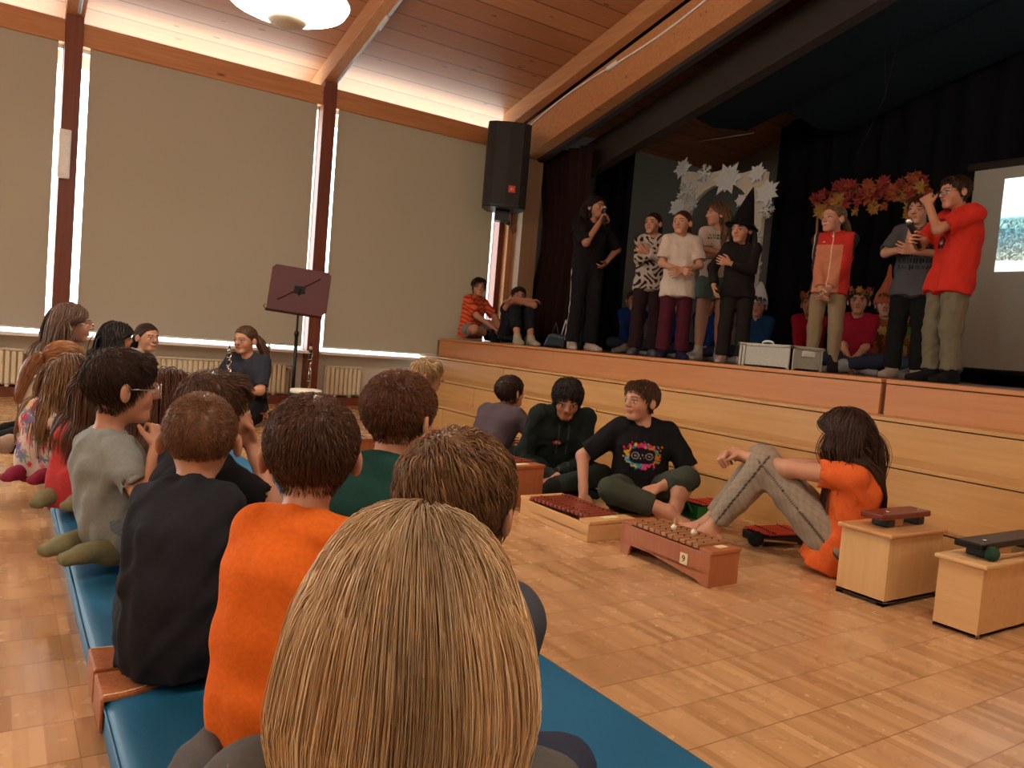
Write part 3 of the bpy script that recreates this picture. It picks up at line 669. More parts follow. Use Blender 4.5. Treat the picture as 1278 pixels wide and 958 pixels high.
# ------------------------------------------------------------------ garments
def garment(root, J, gm, seed, q):
    k = gm['kind']; i = gm.get('infl', .012); F = Field(); s = J['s']; up = nrm(J['C'] - J['P'])
    amp = gm.get('amp', .004); fq = gm.get('q', q); nm = gm.get('name', {'shirt': 'shirt', 'legs': 'trousers', 'socks': 'sock', 'shoes': 'shoe'}[k])
    if k == 'shirt':
        hem = min(gm.get('hem', .05), J['P'][2] / s - .012); o = J['P'] - J['fP'] @ A3(0, 0, hem) * s; ct = ((o, -(J['fP'] @ A3(0, 0, 1))),)
        torso(F, J, i, .05, ct, gm.get('waist', 1.05), belly=gm.get('belly', 0))
        if hem > .03:
            for sd in (1, -1): F.cone(J['P'] + J['fP'] @ A3(sd * .05 * J['w'], -.005, 0) * s, o + J['fP'] @ A3(sd * .06 * J['w'], 0, -.06) * s, .09 * s + i, .096 * s + i, .03, cuts=ct)
        for n in 'RL': arm_cones(F, J, n, i * gm.get('slv', .9), gm.get('sleeve', .6), flare=gm.get('flare', .006))
        nr = gm.get('neck', .05); nd = nrm(J['N'] - J['U']); nf = J['fC'] @ A3(0, 1, 0)
        if gm.get('collar'): F.cone(J['U'] - nd * .01, J['U'] + nd * gm['collar'], .05 * s + i * .5, .045 * s + i * .5, .02, cuts=((J['U'] + nd * gm['collar'], nd),))
        F.cone(J['U'] + nd * .012 * s + nf * .012 * s * gm.get('vneck', 1), J['N'] + nd * .08, nr * s * .82, nr * s * 1.1, .004, 'd')
        if gm.get('hood'):
            b = J['fC'] @ A3(0, -1, 0); cc = J['U'] + b * .06 * s - up * .01
            for a in np.linspace(-1.1, 1.1, 7): F.cone(J['U'] + (J['fC'] @ A3(math.sin(a) * .075, -math.cos(a) * .07 + .01, .012 - .03 * math.cos(a))) * s, J['U'] + (J['fC'] @ A3(math.sin(a + .3) * .075, -math.cos(a + .3) * .07 + .01, .012 - .03 * math.cos(a))) * s, .028 * s, k=.02)
            F.ell(J['U'] + (J['fC'] @ A3(0, -.085, -.055)) * s, J['fC'], A3(.085, .035, .075) * s, .03)
    elif k == 'legs':
        o = J['P'] + J['fP'] @ A3(0, 0, .035) * s; ct = ((o, J['fP'] @ A3(0, 0, 1)),)
        for sd in (1, -1): F.cone(J['P'] + J['fP'] @ A3(sd * .05 * J['w'], -.008, 0) * s, J['P'] + J['fP'] @ A3(sd * .045, 0, .1) * s, .086 * s + i * .8, .078 * s + i * .8, .05 * s, cuts=ct)
        for n in 'RL': leg_cones(F, J, n, i, gm.get('to' + n, gm.get('to', 1.95)), .02, gm.get('flare', 0.))
    else:
        for n in 'RL':
            Fs = Field(); foot(Fs, J, n, i, gm.get('up', .15)); V, Q = Fs.mesh(min(fq, .006)); C = np.tile(np.array(gm['col'], float), (len(V), 1))
            if 'paint' in gm: C = gm['paint'](V, J, C)
            make_mesh(nm, V, Q, C, 'cloth', root)
        return
    V, Q = F.mesh(fq, disp=wrinkle(seed, amp, gm.get('wf', 62))); C = np.tile(np.array(gm['col'], float), (len(V), 1))
    if 'paint' in gm: C = gm['paint'](V, J, C)
    return make_mesh(nm, V, Q, np.clip(C, 0, 1), 'cloth', root)

def chest_uv(J, V):
    p = (V - J['C']) @ J['fC'] / J['s']; return p[:, 0], p[:, 2], p[:, 1]

def glasses(root, J, col='black', lens=.021):
    h = J['hs']; R, c = J['Rh'], J['Hc']; W = lambda *p: tuple(c + R @ (A3(*p) * h)); mb = MB()
    for q in (1, -1):
        mb.tube([W(q * .033 + math.cos(a) * lens, .096 - .006 * math.cos(a) * q, -.006 + math.sin(a) * lens * .85) for a in np.linspace(0, 2 * PI, 21)], .0016 * h, 6)
        mb.tube([W(q * (.033 + lens), .09, -.002), W(q * .073, .05, .0), W(q * .08, .0, .002), W(q * .078, -.012, -.012)], .0014 * h, 6)
    mb.tube([W(-.012, .097, -.003), W(0, .1, 0), W(.012, .097, -.003)], .0015 * h, 6)
    o = mb.build('glasses', col, root, smooth=True)
    m2 = MB()
    for q in (1, -1):
        pts = [W(q * .033 + math.cos(a) * lens * .95, .0955 - .006 * math.cos(a) * q, -.006 + math.sin(a) * lens * .8) for a in np.linspace(0, 2 * PI, 16)[:-1]]
        pt2 = [tuple(np.array(p) - R @ A3(0, .0012, 0)) for p in pts]; n = len(pts)
        m2.add(pts + pt2, [tuple(range(n)), tuple(range(n, 2 * n))[::-1]] + [(i, n + i, n + (i + 1) % n, (i + 1) % n) for i in range(n)])
    m2.build('lens', 'glass', o)
    return o

SKIN = (.52, .265, .165)
PEOPLE = []
def person(label, pix=None, D=None, world=None, yaw=0, seat=0., q=.009, fq=.0055, garments=(), hair=None, skin=SKIN, seed=None, group=None, feet=True, **sp):
    seed = seed or (len(PEOPLE) * 17 + 11); yr = math.radians(yaw); Rz = rotz(yr)
    for key in ('hy', 'twist'): sp.setdefault(key, 0)
    if 'face' in sp: sp['hy'] = sp['face'] - yaw
    H = at(*pix, D) if pix else None
    for it in range(4):
        J = skeleton(sp)
        if H is None: break
        dz = H[2] - (J['Hc'][2] + seat); sp['tl'] = float(np.clip(sp.get('tl', 1.) * (1 + dz / (.40 * J['s'])), sp.get('tmin', .72), 1.3))
    loc = (H - Rz @ J['Hc']) if H is not None else np.array(world, float)
    if H is not None: res = loc[2] - seat
    else: res = 0
    loc[2] = seat
    if abs(res) > .01: print('person', label[:40], 'head z off by %.3f' % res, 'tl %.2f' % sp.get('tl', 1))
    root = thing('person', label, 'person', loc, yr, group)
    F = Field(); torso(F, J)
    for n in 'RL':
        arm_cones(F, J, n); hand(F, J, n); leg_cones(F, J, n); foot(F, J, n)
    s = J['s']; F.cone(J['U'] - J['fC'] @ A3(0, 0, .02) * s, J['Hc'] + J['Rh'] @ A3(0, -.02, -.05) * J['hs'], .040 * s, .041 * J['hs'], .03); head_prims(F, J)
    fine = [(J['Hc'], .13 * J['hs'])] + [(J[n]['W'] + J[n]['hd'] * .07 * s, .095 * s) for n in 'RL']
    V, Q = F.mesh(q, fine, fq); hc = (hair or {}).get('col', (.06, .03, .02))
    make_mesh('body', V, Q, np.clip(paint_body(J, V, skin, hc, sp.get('lip', tuple(np.array(skin) * (.8, .45, .45))), sp.get('brow'), sp.get('mouth')), 0, 1), 'skin', root)
    if hair: build_hair(root, J, hair, seed, min(q, .006))
    for t, gm in enumerate(garments): garment(root, J, gm, seed + t, q)
    if sp.get('glasses'): glasses(root, J, sp['glasses'], sp.get('lens', .02))
    J['root'] = root; J['loc'] = loc; J['Rz'] = Rz; PEOPLE.append(J)
    J['world'] = lambda p: loc + Rz @ np.asarray(p, float)
    return J
def shirt(col, **k): return dict(kind='shirt', col=col, **k)
def legs(col, **k): return dict(kind='legs', col=col, **k)
# ------------------------------------------------------------------ room shell
YW = 8.1                                   # window wall
PX = [-1.85, .45, 2.765, 5.0]              # window posts
SLOPE = .25
def roof_z(y): return 3.53 + SLOPE * (YW - abs(y)) if True else 0
structure(MB().box((-5.2, -8.2, -.12), (4.2, 8.3, 0)).build('floor', 'parquet'))
mb = MB(); prof = [(9.3, roof_z(9.3)), (0, roof_z(0)), (-9.3, roof_z(9.3)), (-9.3, roof_z(9.3) + .2), (0, roof_z(0) + .2), (9.3, roof_z(9.3) + .2)]
mb.add([(x, y, z) for x in (-5.4, 8.9) for y, z in prof], [(0, 1, 7, 6), (1, 2, 8, 7), (5, 11, 10, 4), (4, 10, 9, 3), (0, 6, 11, 5), (2, 3, 9, 8), (0, 5, 4, 1), (1, 4, 3, 2), (6, 7, 10, 11), (7, 8, 9, 10)])
structure(mb.build('ceiling', 'ceiling'))
def wall(name, lo, hi, mat): structure(MB().box(lo, hi).build(name, mat))
wall('wall_window', (-5.2, YW + .02, 0), (5.1, YW + .2, .53), 'wallp')
def gable(name, x0, x1, y0, y1, mat):
    ys = [y0] + ([0] if y0 < 0 < y1 else []) + [y1]
    structure(MB().prism([(y0, 0), (y1, 0)] + [(y, roof_z(y) + .02) for y in ys[::-1]], 'x', x0, x1).build(name, mat))
gable('wall_left', -5.4, -5.2, -8.3, 8.3, 'wallp'); gable('wall_stage_back', 8.6, 8.8, -8.3, 8.3, 'wallgrey')
wall('wall_rear', (-5.2, -8.3, 0), (8.6, -8.1, 3.6), 'wallp'); wall('wall_stage_window', (5.1, YW, 0), (8.6, YW + .2, 3.56), 'wallgrey')
gable('wall_hall_side', 4.2, 4.4, -8.1, -4.02, 'wallp')
for i, x in enumerate(PX):
    structure(MB().box((x - .068, 8.0, 0), (x + .068, 8.2, 3.34)).build('trim_%d' % (i + 1), 'post', bevel=.004))
for i in range(4):                                           # window bays: panes, frame, sill, lintel
    x0 = PX[i - 1] + .068 if i else -5.2; x1 = PX[i] - .068
    if i == 0: x0, x1 = -5.2, PX[0] - .068
    w = structure(MB().box((x0, 8.15, .53), (x1, 8.162, 3.12)).build('window_%d' % (i + 1), 'glass'))
    fr = MB()
    for a, b in (((x0 - .01, 8.13, .53), (x0 + .006, 8.19, 3.12)), ((x1 - .006, 8.13, .53), (x1 + .01, 8.19, 3.12)), ((x0, 8.13, .53), (x1, 8.19, .575)), ((x0, 8.13, 3.07), (x1, 8.19, 3.12))): fr.box(a, b)
    structure(fr.build('window_frame', 'white', w))
    structure(MB().box((x0, 7.93, .535), (x1, 8.13, .565)).build('window_sill', 'sill', w, bevel=.006))
    structure(MB().box((x0, 8.02, 3.10), (x1, 8.17, 3.295)).build('trim_%d' % (i + 6), 'beam', bevel=.005))
    structure(MB().box((x0, 8.15, 3.295), (x1, 8.162, 3.52)).build('window_%d' % (i + 6), 'glass'))
def rafter(name, x, w, y0, y1, drop, mat, depth=None, top=None):
    z = lambda y: roof_z(y) - drop
    mb = MB(); d = depth or drop
    mb.hexa([(x - w, y0, z(y0)), (x + w, y0, z(y0)), (x + w, y1, z(y1)), (x - w, y1, z(y1))], [(x - w, y0, z(y0) + d), (x + w, y0, z(y0) + d), (x + w, y1, z(y1) + d), (x - w, y1, z(y1) + d)])
    return structure(mb.build(name, mat, bevel=.006))
for i, x in enumerate(PX[:3]): rafter('trim_%d' % (11 + i), x, .075, 0, 9.0, .2, 'rafter'); rafter('trim_%d' % (21 + i), x, .075, -8.1, 0, .2, 'rafter')
rafter('trim_15', 4.98, .06, 0, 8.1, .2, 'rafter')
# gently arched glulam across the stage opening
def arch_beam(name, x0, x1, off0, off1, mat, ys, sag=0):
    mb = MB(); n = len(ys); v = []; f = []
    for y in ys:
        t = (YW - y) / YW; zz = roof_z(y) - sag * math.sin(PI * min(1, t * 1.0)) if sag else roof_z(y)
        v += [(x0, y, zz - off0), (x1, y, zz - off0), (x1, y, zz - off1), (x0, y, zz - off1)]
    for i in range(n - 1):
        for k in range(4): f.append((i * 4 + k, i * 4 + (k + 1) % 4, i * 4 + 4 + (k + 1) % 4, i * 4 + 4 + k))
    f += [(3, 2, 1, 0), (n * 4 - 4, n * 4 - 3, n * 4 - 2, n * 4 - 1)]
    return structure(mb.add(v, f).build(name, mat, bevel=.004))
ys = [8.1 - .45 * i for i in range(27)]
arch_beam('trim_16', 5.06, 5.22, .62, .22, 'beam', ys); arch_beam('trim_17', 5.22, 5.3, .66, .0, 'darkbeam', ys)
arch_beam('trim_18', 5.66, 5.8, .86, .50, 'darkbeam', ys, 0)
wall('trim_19', (5.07, 7.72, .81), (5.3, 8.1, 2.98), 'sidepanel'); structure(MB().box((5.0, 7.9, .81), (5.07, 8.0, 3.2)).build('trim_20', 'beam', bevel=.005))
structure(MB().box((-5.2, 8.0, 0), (3.36, 8.12, .085)).build('baseboard_window', 'post', bevel=.004))

# blinds
def blind(label, x0, x1, seed):
    t = thing('roller_blind', label, 'blind', ((x0 + x1) / 2, 8.045, .6)); w = (x1 - x0) / 2; g = np.random.default_rng(seed)
    nx, nz = 40, 50; v = []; f = []; ph = g.uniform(0, 6, 6)
    for s_ in (0, 1):
        for j in range(nz):
            z = .012 + 2.51 * j / (nz - 1)
            for i in range(nx):
                x = -w + 2 * w * i / (nx - 1); u_ = x / w; k = z / 2.5
                d = .007 * math.sin(3.1 * u_ + ph[0] + 1.2 * k) + .006 * math.sin(5.5 * (u_ * (.55 + .45 * k)) + ph[1]) * (1 - k) + .005 * math.sin(2 * k * 3 + ph[2] + abs(u_) * 4)
                v.append((x, d + s_ * .0012, z))
    o = nx * nz
    for j in range(nz - 1):
        for i in range(nx - 1):
            a = j * nx + i; f += [(a, a + 1, a + nx + 1, a + nx), (o + a, o + a + nx, o + a + nx + 1, o + a + 1)]
    MB().add(v, f).build('fabric', 'blind', t, smooth=True)
    MB().tube([(-w, 0, .012), (w, 0, .012)], .012, 10).build('bottom_bar', 'felt', t, smooth=True)
    MB().tube([(-w - .01, .01, 2.53), (w + .01, .01, 2.53)], .028, 12).build('roller', 'felt', t, smooth=True)
blind('beige roller blind left of the wooden post carrying the white fixture', -1.72, .335, 1)
blind('wide beige roller blind behind the music stand, between two posts', .58, 2.645, 2)
blind('beige roller blind between the music stand and the black loudspeaker', 2.875, 4.845, 3)

def radiator(label, x0, x1):
    t = thing('radiator', label, 'radiator', (x0, 8.03, .1), 0, 'radiators below the windows'); L = x1 - x0
    mb = MB(); n = int(L / .047)
    mb.box((0, .02, .0), (L, .07, .31))
    for i in range(n): mb.box((i * L / n + .007, -.018, .012), ((i + 1) * L / n - .007, .03, .298))
    mb.build('panel', 'radiator', t, bevel=.006, smooth=False)
    m = MB()
    for i in range(int(L / .025)): m.box((i * .025 + .004, -.012, .31), (i * .025 + .014, .065, .316))
    m.box((0, -.018, .306), (L, -.012, .32)); m.build('top_grille', 'radiator', t)
    if x1 < 3: MB().tube([(L, .03, .27), (L + .06, .03, .27), (L + .06, .03, -.1)], .009).lathe([(.0, 0), (.024, .005), (.026, .05), (.018, .06)], (L + .02, .03, .27), 12, (1, 0, 0)).build('valve', 'steel', t, smooth=True)
    MB().box((.1, -.0, -.1), (.13, .05, .01)).box((L - .13, 0, -.1), (L - .1, .05, .01)).build('foot', 'radiator', t)
radiator('cream ribbed radiator at the far left behind the kneeling woman', -1.6, .19)
radiator('long cream ribbed radiator behind the girl with the clarinet', .72, 2.5); radiator('cream ribbed radiator beside the wooden steps, right of the drum', 2.93, 3.33)
t = thing('wall_fixture', 'white rectangular box fixed high on the reddish wooden post', 'wall fixture', (.418, 7.998, 1.93))
MB().box((-.045, -.05, 0), (.045, 0, .42)).build('housing', 'white', t, bevel=.008); MB().box((-.036, -.056, .05), (.036, -.05, .37)).build('cover', 'sill', t, bevel=.004)
# conduits
cz = lambda y: roof_z(y) - .212
for x_, lb in ((2.81, 'grey conduit pipe running along the ceiling rafter above the music stand'), (.475, 'grey conduit pipe under the rafter at the far left, above the white fixture')):
    tag(MB().tube([(x_, y, cz(y)) for y in (7.95, 6.9)], .015).tube([(x_, y, cz(y)) for y in (6.95, 6.75)], .023).tube([(x_, y, cz(y)) for y in (6.9, 0.2)], .013).build('conduit_pipe', 'conduit', smooth=True), lb, 'pipe')
tag(MB().tube([(5.045, y, roof_z(y) - .30 + .05 * math.sin(y * 2)) for y in np.linspace(7.95, .5, 30)], .009).tube([(5.045, 6.35, roof_z(6.35) - .3), (5.045, 6.2, roof_z(6.2) - .3)], .025).build('cable', 'sill', smooth=True), 'pale cable strung along the arched beam above the stage', 'cable')

# lamps
def lamp(x, y, z, label):
    t = thing('pendant_lamp', label, 'lamp', (x, y, z), 0, 'pendant dish lamps of the hall')
    MB().lathe([(.001, .0), (.14, .002), (.25, .018), (.325, .05), (.345, .085), (.325, .11), (.2, .14), (.001, .15)], n=40).build('dish', 'lamp', t, smooth=True)
    MB().lathe([(.001, -.075), (.06, -.068), (.105, -.045), (.125, -.01), (.12, .004), (.001, .005)], n=28).build('bottom_cap', 'lampcap', t, smooth=True)
    MB().tube([(0, 0, .14), (0, 0, roof_z(y) - z + .01)], .012).lathe([(.05, roof_z(y) - z - .06), (.055, roof_z(y) - z + .02)], n=16).build('rod', 'white', t, smooth=True)
lamp(1.31, 4.62, 2.6, 'glowing white dish pendant lamp under the wooden ceiling')
for i, (x, y) in enumerate(((1.31, .4), (-2.4, 4.62), (-2.4, .4), (1.31, -4.0), (-2.4, -4.0))):  # extra unseen lamps, added to light the hall
    lamp(x, y, 2.6 if y > 2 else 3.3, 'glowing dish pendant lamp in the rear of the hall, out of view')

# ------------------------------------------------------------------ stage and steps
ST = .81
structure(MB().box((4.225, -4, 0), (8.6, 8.0, .785)).build('stage_base', 'stage'))
structure(MB().box((4.4, -4, .785), (8.6, 8.1, ST)).build('floor_stage', 'stage'))
g = MB()
def panel(y0, y1, label):
    t = thing('fascia_panel', label, 'panel', (4.2, y0, .6))
    MB().box((0, 0, .0075), (.024, y1 - y0, .18)).build('board', 'fascia', t, bevel=.002)
    MB().box((-.006, 0, .185), (.2, y1 - y0, .21)).build('edge_strip', 'fascia', t, bevel=.005)
panel(2.545, 7.9, 'long reddish wooden fascia board along the stage edge, below the standing children')
panel(-4, 2.515, 'reddish fascia board of the stage edge right of the dark joint')
XS = [3.375, 3.685, 3.99, 4.22]; RH = .2025
JY = [[6.2, -4.0], [6.2, 4.417, -4.0], [6.2, -4.0]]
LB = [['lowest wooden step beside the radiator and window wall', 'lowest wooden step behind the boys at the xylophones and the long-haired girl'],
      ['middle wooden step at the window end of the stage steps', 'middle wooden step behind the boy in the dark hoodie', 'middle wooden step behind the boy in the splatter print and the bass boxes'],
      ['top wooden step below the two seated boys', 'top wooden step below the standing children and projection screen']]
for k in range(3):
    y1 = 7.98
    for j, y0 in enumerate(JY[k]):
        if j >= len(LB[k]): break
        zt = RH * (k + 1); t = thing('stage_step', LB[k][j], 'step', (XS[k], y0, 0), 0, 'plywood stage steps'); L = y1 - y0 - .006
        MB().box((.006, 0, 0 if k == 0 else .0), (XS[k + 1] - XS[k] - .001, L, zt - .026)).build('riser', 'step', t, bevel=.0015)
        MB().box((0.0, 0, zt - .02), (XS[k + 1] - XS[k] - .001, L, zt)).build('tread', 'step', t, bevel=.003)
        y1 = y0
# ------------------------------------------------------------------ curtains and stage set
def drape(name, label, cat, pts, z0, z1, mat, fold=.05, n=60, per=.16, gather=0., top=None):
    """hanging cloth along a floor polyline with folds and thickness"""
    P = [np.array(p, float) for p in pts]; seg = [np.linalg.norm(P[i + 1] - P[i]) for i in range(len(P) - 1)]; Ltot = sum(seg)
    nz = 9; v = []; f = []
    for s_ in (0, 1):
        for j in range(nz):
            tz = j / (nz - 1)
            for i in range(n):
                d = Ltot * i / (n - 1); k = 0; a = d
                while k < len(seg) - 1 and a > seg[k]: a -= seg[k]; k += 1
                u_ = (P[k + 1] - P[k]) / seg[k]; p = P[k] + u_ * a; nn = np.array([-u_[1], u_[0]])
                w = fold * math.sin(2 * PI * d / per + .6 * math.sin(d * 9)) * (1.1 - .3 * tz); p = p + nn * (w + s_ * .006)
                q = P[0] + (p - P[0]) * (1 - gather * math.sin(PI * min(1, (1 - tz) * 1.15)) ** 1.2)
                zt = z1 if top is None else top(q[1])
                v.append((q[0], q[1], z0 + (zt - z0) * tz))
    o = n * nz
    for j in range(nz - 1):
        for i in range(n - 1):
            a = j * n + i; f += [(a, a + 1, a + n + 1, a + n), (o + a, o + a + n, o + a + n + 1, o + a + 1)]
    for i in range(n - 1):
        f += [(i, o + i, o + i + 1, i + 1), ((nz - 1) * n + i, (nz - 1) * n + i + 1, o + (nz - 1) * n + i + 1, o + (nz - 1) * n + i)]
    return tag(MB().add(v, f).build(name, mat, smooth=True), label, cat)
drape('stage_curtain', 'dark maroon stage curtain gathered at the left of the stage opening', 'curtain', [(5.42, 6.95), (5.40, 7.98)], ST + .03, 3.1, 'maroon', .035, 90, .17, .22)
drape('black_drape', 'black drape hanging beside the maroon curtain behind the woman with the microphone', 'curtain', [(6.45, 7.42), (6.3, 7.97)], ST + .02, 3.3, 'blackcloth', .03, 60, .2)
drape('black_backdrop', 'black backdrop curtain hanging behind the autumn leaf arch', 'curtain', [(8.1, 6.6), (8.1, 3.9), (8.1, -3.9)], ST + .02, 4.0, 'blackcloth', .04, 260, .3, 0, lambda y: roof_z(y) - .12)
def cloth_ceiling(label, x0, x1, y0, y1, drop):
    n = 30; v = []; f = []
    for s_ in (0, 1):
        for i in range(n):
            y = y0 + (y1 - y0) * i / (n - 1)
            for x in (x0, (x0 + x1) / 2, x1): v.append((x, y, roof_z(y) - drop - (.08 if x == (x0 + x1) / 2 else 0) + .012 * math.sin(y * 3) + s_ * .006))
    o = n * 3
    for i in range(n - 1):
        for k in (0, 1):
            a = i * 3 + k; f += [(a, a + 1, a + 4, a + 3), (o + a, o + a + 3, o + a + 4, o + a + 1)]
    return tag(MB().add(v, f).build('ceiling_cloth', 'bluecloth', smooth=True), label, 'cloth')
cloth_ceiling('dark blue-black cloth stretched under the stage ceiling nearest the hall', 5.82, 6.9, -4, 6.1, .62)
cloth_ceiling('dark blue-black cloth under the stage ceiling in front of the backdrop', 6.94, 8.0, -4, 5.6, .60)
tag(MB().tube([(6.4, 7.4, 3.32), (6.4, 6.3, 3.22), (6.45, 5.6, 3.2)], .004).build('hanging_wire', 'steel'), 'thin wire running from the black drape to the snowflake arch', 'wire')
tag(MB().tube([(6.5, 4.45, 2.72), (6.5, 4.2, 3.3), (6.5, 4.1, 4.02)], .0015).tube([(6.5, 4.2, 3.3), (6.5, 4.25, 3.7)], .0015).build('hanging_wire', 'darkbeam'), 'thin cord hanging from the stage ceiling above the leaf arch', 'cord')

# projection screen
t = thing('projection_screen', 'grey projection screen at the right of the stage showing a landscape', 'screen', (7.15, 1.2, 0))
yl = un(1207, 300, 0, 7.15)[1]; zt_ = un(1207, 213, 0, 7.15)[2]; zb_ = .93
MB().box((0, 0, zb_), (.012, yl - 1.2, zt_)).build('fabric', 'screen', t)
MB().tube([(0, -.05, zt_ + .02), (0, yl - 1.2 + .05, zt_ + .02)], .035, 12).build('roller_case', 'darkbeam', t, smooth=True)
MB().tube([(0, 0, zb_), (0, yl - 1.2, zb_)], .02, 10).build('bottom_bar', 'black', t, smooth=True)
m, nt, b, out = new_mat('projected_picture'); tc = N(nt, 'TexCoord'); sp_ = N(nt, 'SeparateXYZ'); nt.links.new(tc.outputs['Object'], sp_.inputs[0])
ztop = un(1249, 224, 0, 7.15)[2]; zlow = un(1243, 339, 0, 7.15)[2]; ypic = un(1248, 280, 0, 7.15)[1]
no = N(nt, 'TexNoise', i_Scale=5.0, i_Detail=7.0, i_Roughness=.65, i_Distortion=.8); nt.links.new(tc.outputs['Object'], no.inputs['Vector'])
tt = math_n(nt, 'DIVIDE', math_n(nt, 'SUBTRACT', sp_.outputs[2], zlow), ztop - zlow)
v_ = math_n(nt, 'ADD', tt, math_n(nt, 'MULTIPLY', math_n(nt, 'SUBTRACT', no.outputs['Fac'], .5), .12))
rp = ramp(nt, [(0, (.95, .98, 1)), (.1, (.9, .95, .95)), (.13, (.35, .42, .36)), (.3, (.14, .30, .34)), (.45, (.03, .22, .30)), (.5, (.25, .55, .55)), (.56, (.12, .42, .46)), (.6, (.8, .95, 1)), (1, (.97, .99, 1))]); nt.links.new(v_, rp.inputs[0])
n2 = N(nt, 'TexNoise', i_Scale=22.0, i_Detail=6.0, i_Distortion=2.0); nt.links.new(tc.outputs['Object'], n2.inputs['Vector'])
r2 = ramp(nt, [(.38, (.15, .18, .17)), (.55, (1, 1, 1)), (.65, (2.2, 2.0, 1.6))]); nt.links.new(n2.outputs['Fac'], r2.inputs[0])
msk = math_n(nt, 'MULTIPLY', math_n(nt, 'LESS_THAN', v_, .55), math_n(nt, 'GREATER_THAN', v_, .11))
mx = N(nt, 'MixRGB', blend_type='MULTIPLY'); nt.links.new(msk, mx.inputs[0]); nt.links.new(rp.outputs[0], mx.inputs[1]); nt.links.new(r2.outputs[0], mx.inputs[2])
nt.links.new(mx.outputs[0], b.inputs['Emission Color']); b.inputs['Emission Strength'].default_value = 1.15; b.inputs['Base Color'].default_value = (.3, .3, .3, 1)
MB().box((-.004, .3, zlow), (-.001, ypic - 1.2, ztop)).build('projected_picture', m, t)

# winter arch
def at_x(px, py, x): return un(px, py, 0, x)
XA = 6.6
yl_, yr_ = at_x(843, 300, XA)[1], at_x(948, 300, XA)[1]; za = at_x(850, 214, XA)[2] - .02
t = thing('winter_arch', 'white fabric arch decorated with large paper snowflakes', 'arch', (XA, (yl_ + yr_) / 2, ST)); w = (yl_ - yr_) / 2; H = za - ST
mb = MB(); xs_in = .17; o_ = [(-w, 0), (-w, H), (w, H), (w, 0)]
arc = [(-(w - xs_in) * math.cos(a), H - .56 + .36 * math.sin(a)) for a in np.linspace(0, PI, 15)]
poly_l = None; v = []; f = []
outer = [(-w, 0)] + [(-w, H - .56)] + [(-w + 2 * w * i / 12, H + .02 * math.sin(i * 1.3) - .14 * (1 - i / 12)) for i in range(13)] + [(w, H - .56), (w, 0)]
inner = [(-(w - xs_in), 0), (-(w - xs_in), H - .58)] + [(-(w - xs_in) * math.cos(a), H - .56 + .36 * math.sin(a)) for a in np.linspace(0.05, PI - .05, 13)] + [((w - xs_in), H - .58), ((w - xs_in), 0)]
n = len(outer)
for x in (0, .05): v += [(x, y, z) for y, z in outer] + [(x, y, z) for y, z in inner]
for i in range(n - 1):
    f += [(i, i + 1, n + i + 1, n + i), (2 * n + i, 3 * n + i, 3 * n + i + 1, 2 * n + i + 1), (i, 2 * n + i, 2 * n + i + 1, i + 1), (n + i, n + i + 1, 3 * n + i + 1, 3 * n + i)]
mb.add(v, f).build('fabric_panel', 'felt', t)
def flake_mesh(kind, rs):
    g_ = random.Random(rs); m_ = MB()
    arms = 6 if kind == 0 else 12
    for a in range(arms):
        c, s = math.cos(2 * PI * a / arms), math.sin(2 * PI * a / arms)
        def bar(p, q, wd):
            d = Vector((0, q[0] - p[0], q[1] - p[1])); nn = Vector((0, -d.z, d.y)).normalized() * wd
            V4 = [(y * c - z * s, y * s + z * c) for y, z in ((p[0] + nn.y, p[1] + nn.z), (p[0] - nn.y, p[1] - nn.z), (q[0] - nn.y * .5, q[1] - nn.z * .5), (q[0] + nn.y * .5, q[1] + nn.z * .5))]
            m_.prism(V4, 'x', -.006 - .001 * a, .002)
        if kind == 0:
            bar((0, 0), (.15, 0), .016)
            for q in (.06, .1): bar((q, 0), (q + .035, .04), .009); bar((q, 0), (q + .035, -.04), .009)
        else:
            rr = (.17 if a % 2 else .13); V4 = [(-.01, -.022), (rr * .55, -.035), (rr, 0), (rr * .55, .035), (-.01, .022)]
            m_.prism([(y * c - z * s, y * s + z * c) for y, z in V4], 'x', -.004 - .002 * (a % 3), .001)
    return m_.build('snowflake', 'snow', t)
flakes = [flake_mesh(0, 1), flake_mesh(1, 2)]; used = [0, 0]
for px, py, kd, sc in ((852, 210, 1, .8), (858, 238, 0, 1.), (879, 216, 0, .72), (908, 223, 1, 1.2), (945, 216, 1, .7), (957, 240, 1, .95), (956, 262, 0, .7), (846, 258, 1, .85), (944, 296, 0, .5), (941, 334, 0, .7), (940, 358, 0, .5), (942, 378, 1, .5), (865, 255, 0, .5), (925, 250, 1, .5)):
    p = at_x(px, py, XA - .02)
    o = flakes[kd] if not used[kd] else flakes[kd].copy()
    if used[kd]: link(o, t)
    used[kd] = 1; o.location = Vector((-.02, p[1], p[2])) - Vector((0, t.location.y, t.location.z)); o.scale = (1, sc, sc); o.rotation_euler = (px * 1.7 % 6, 0.15, .1)

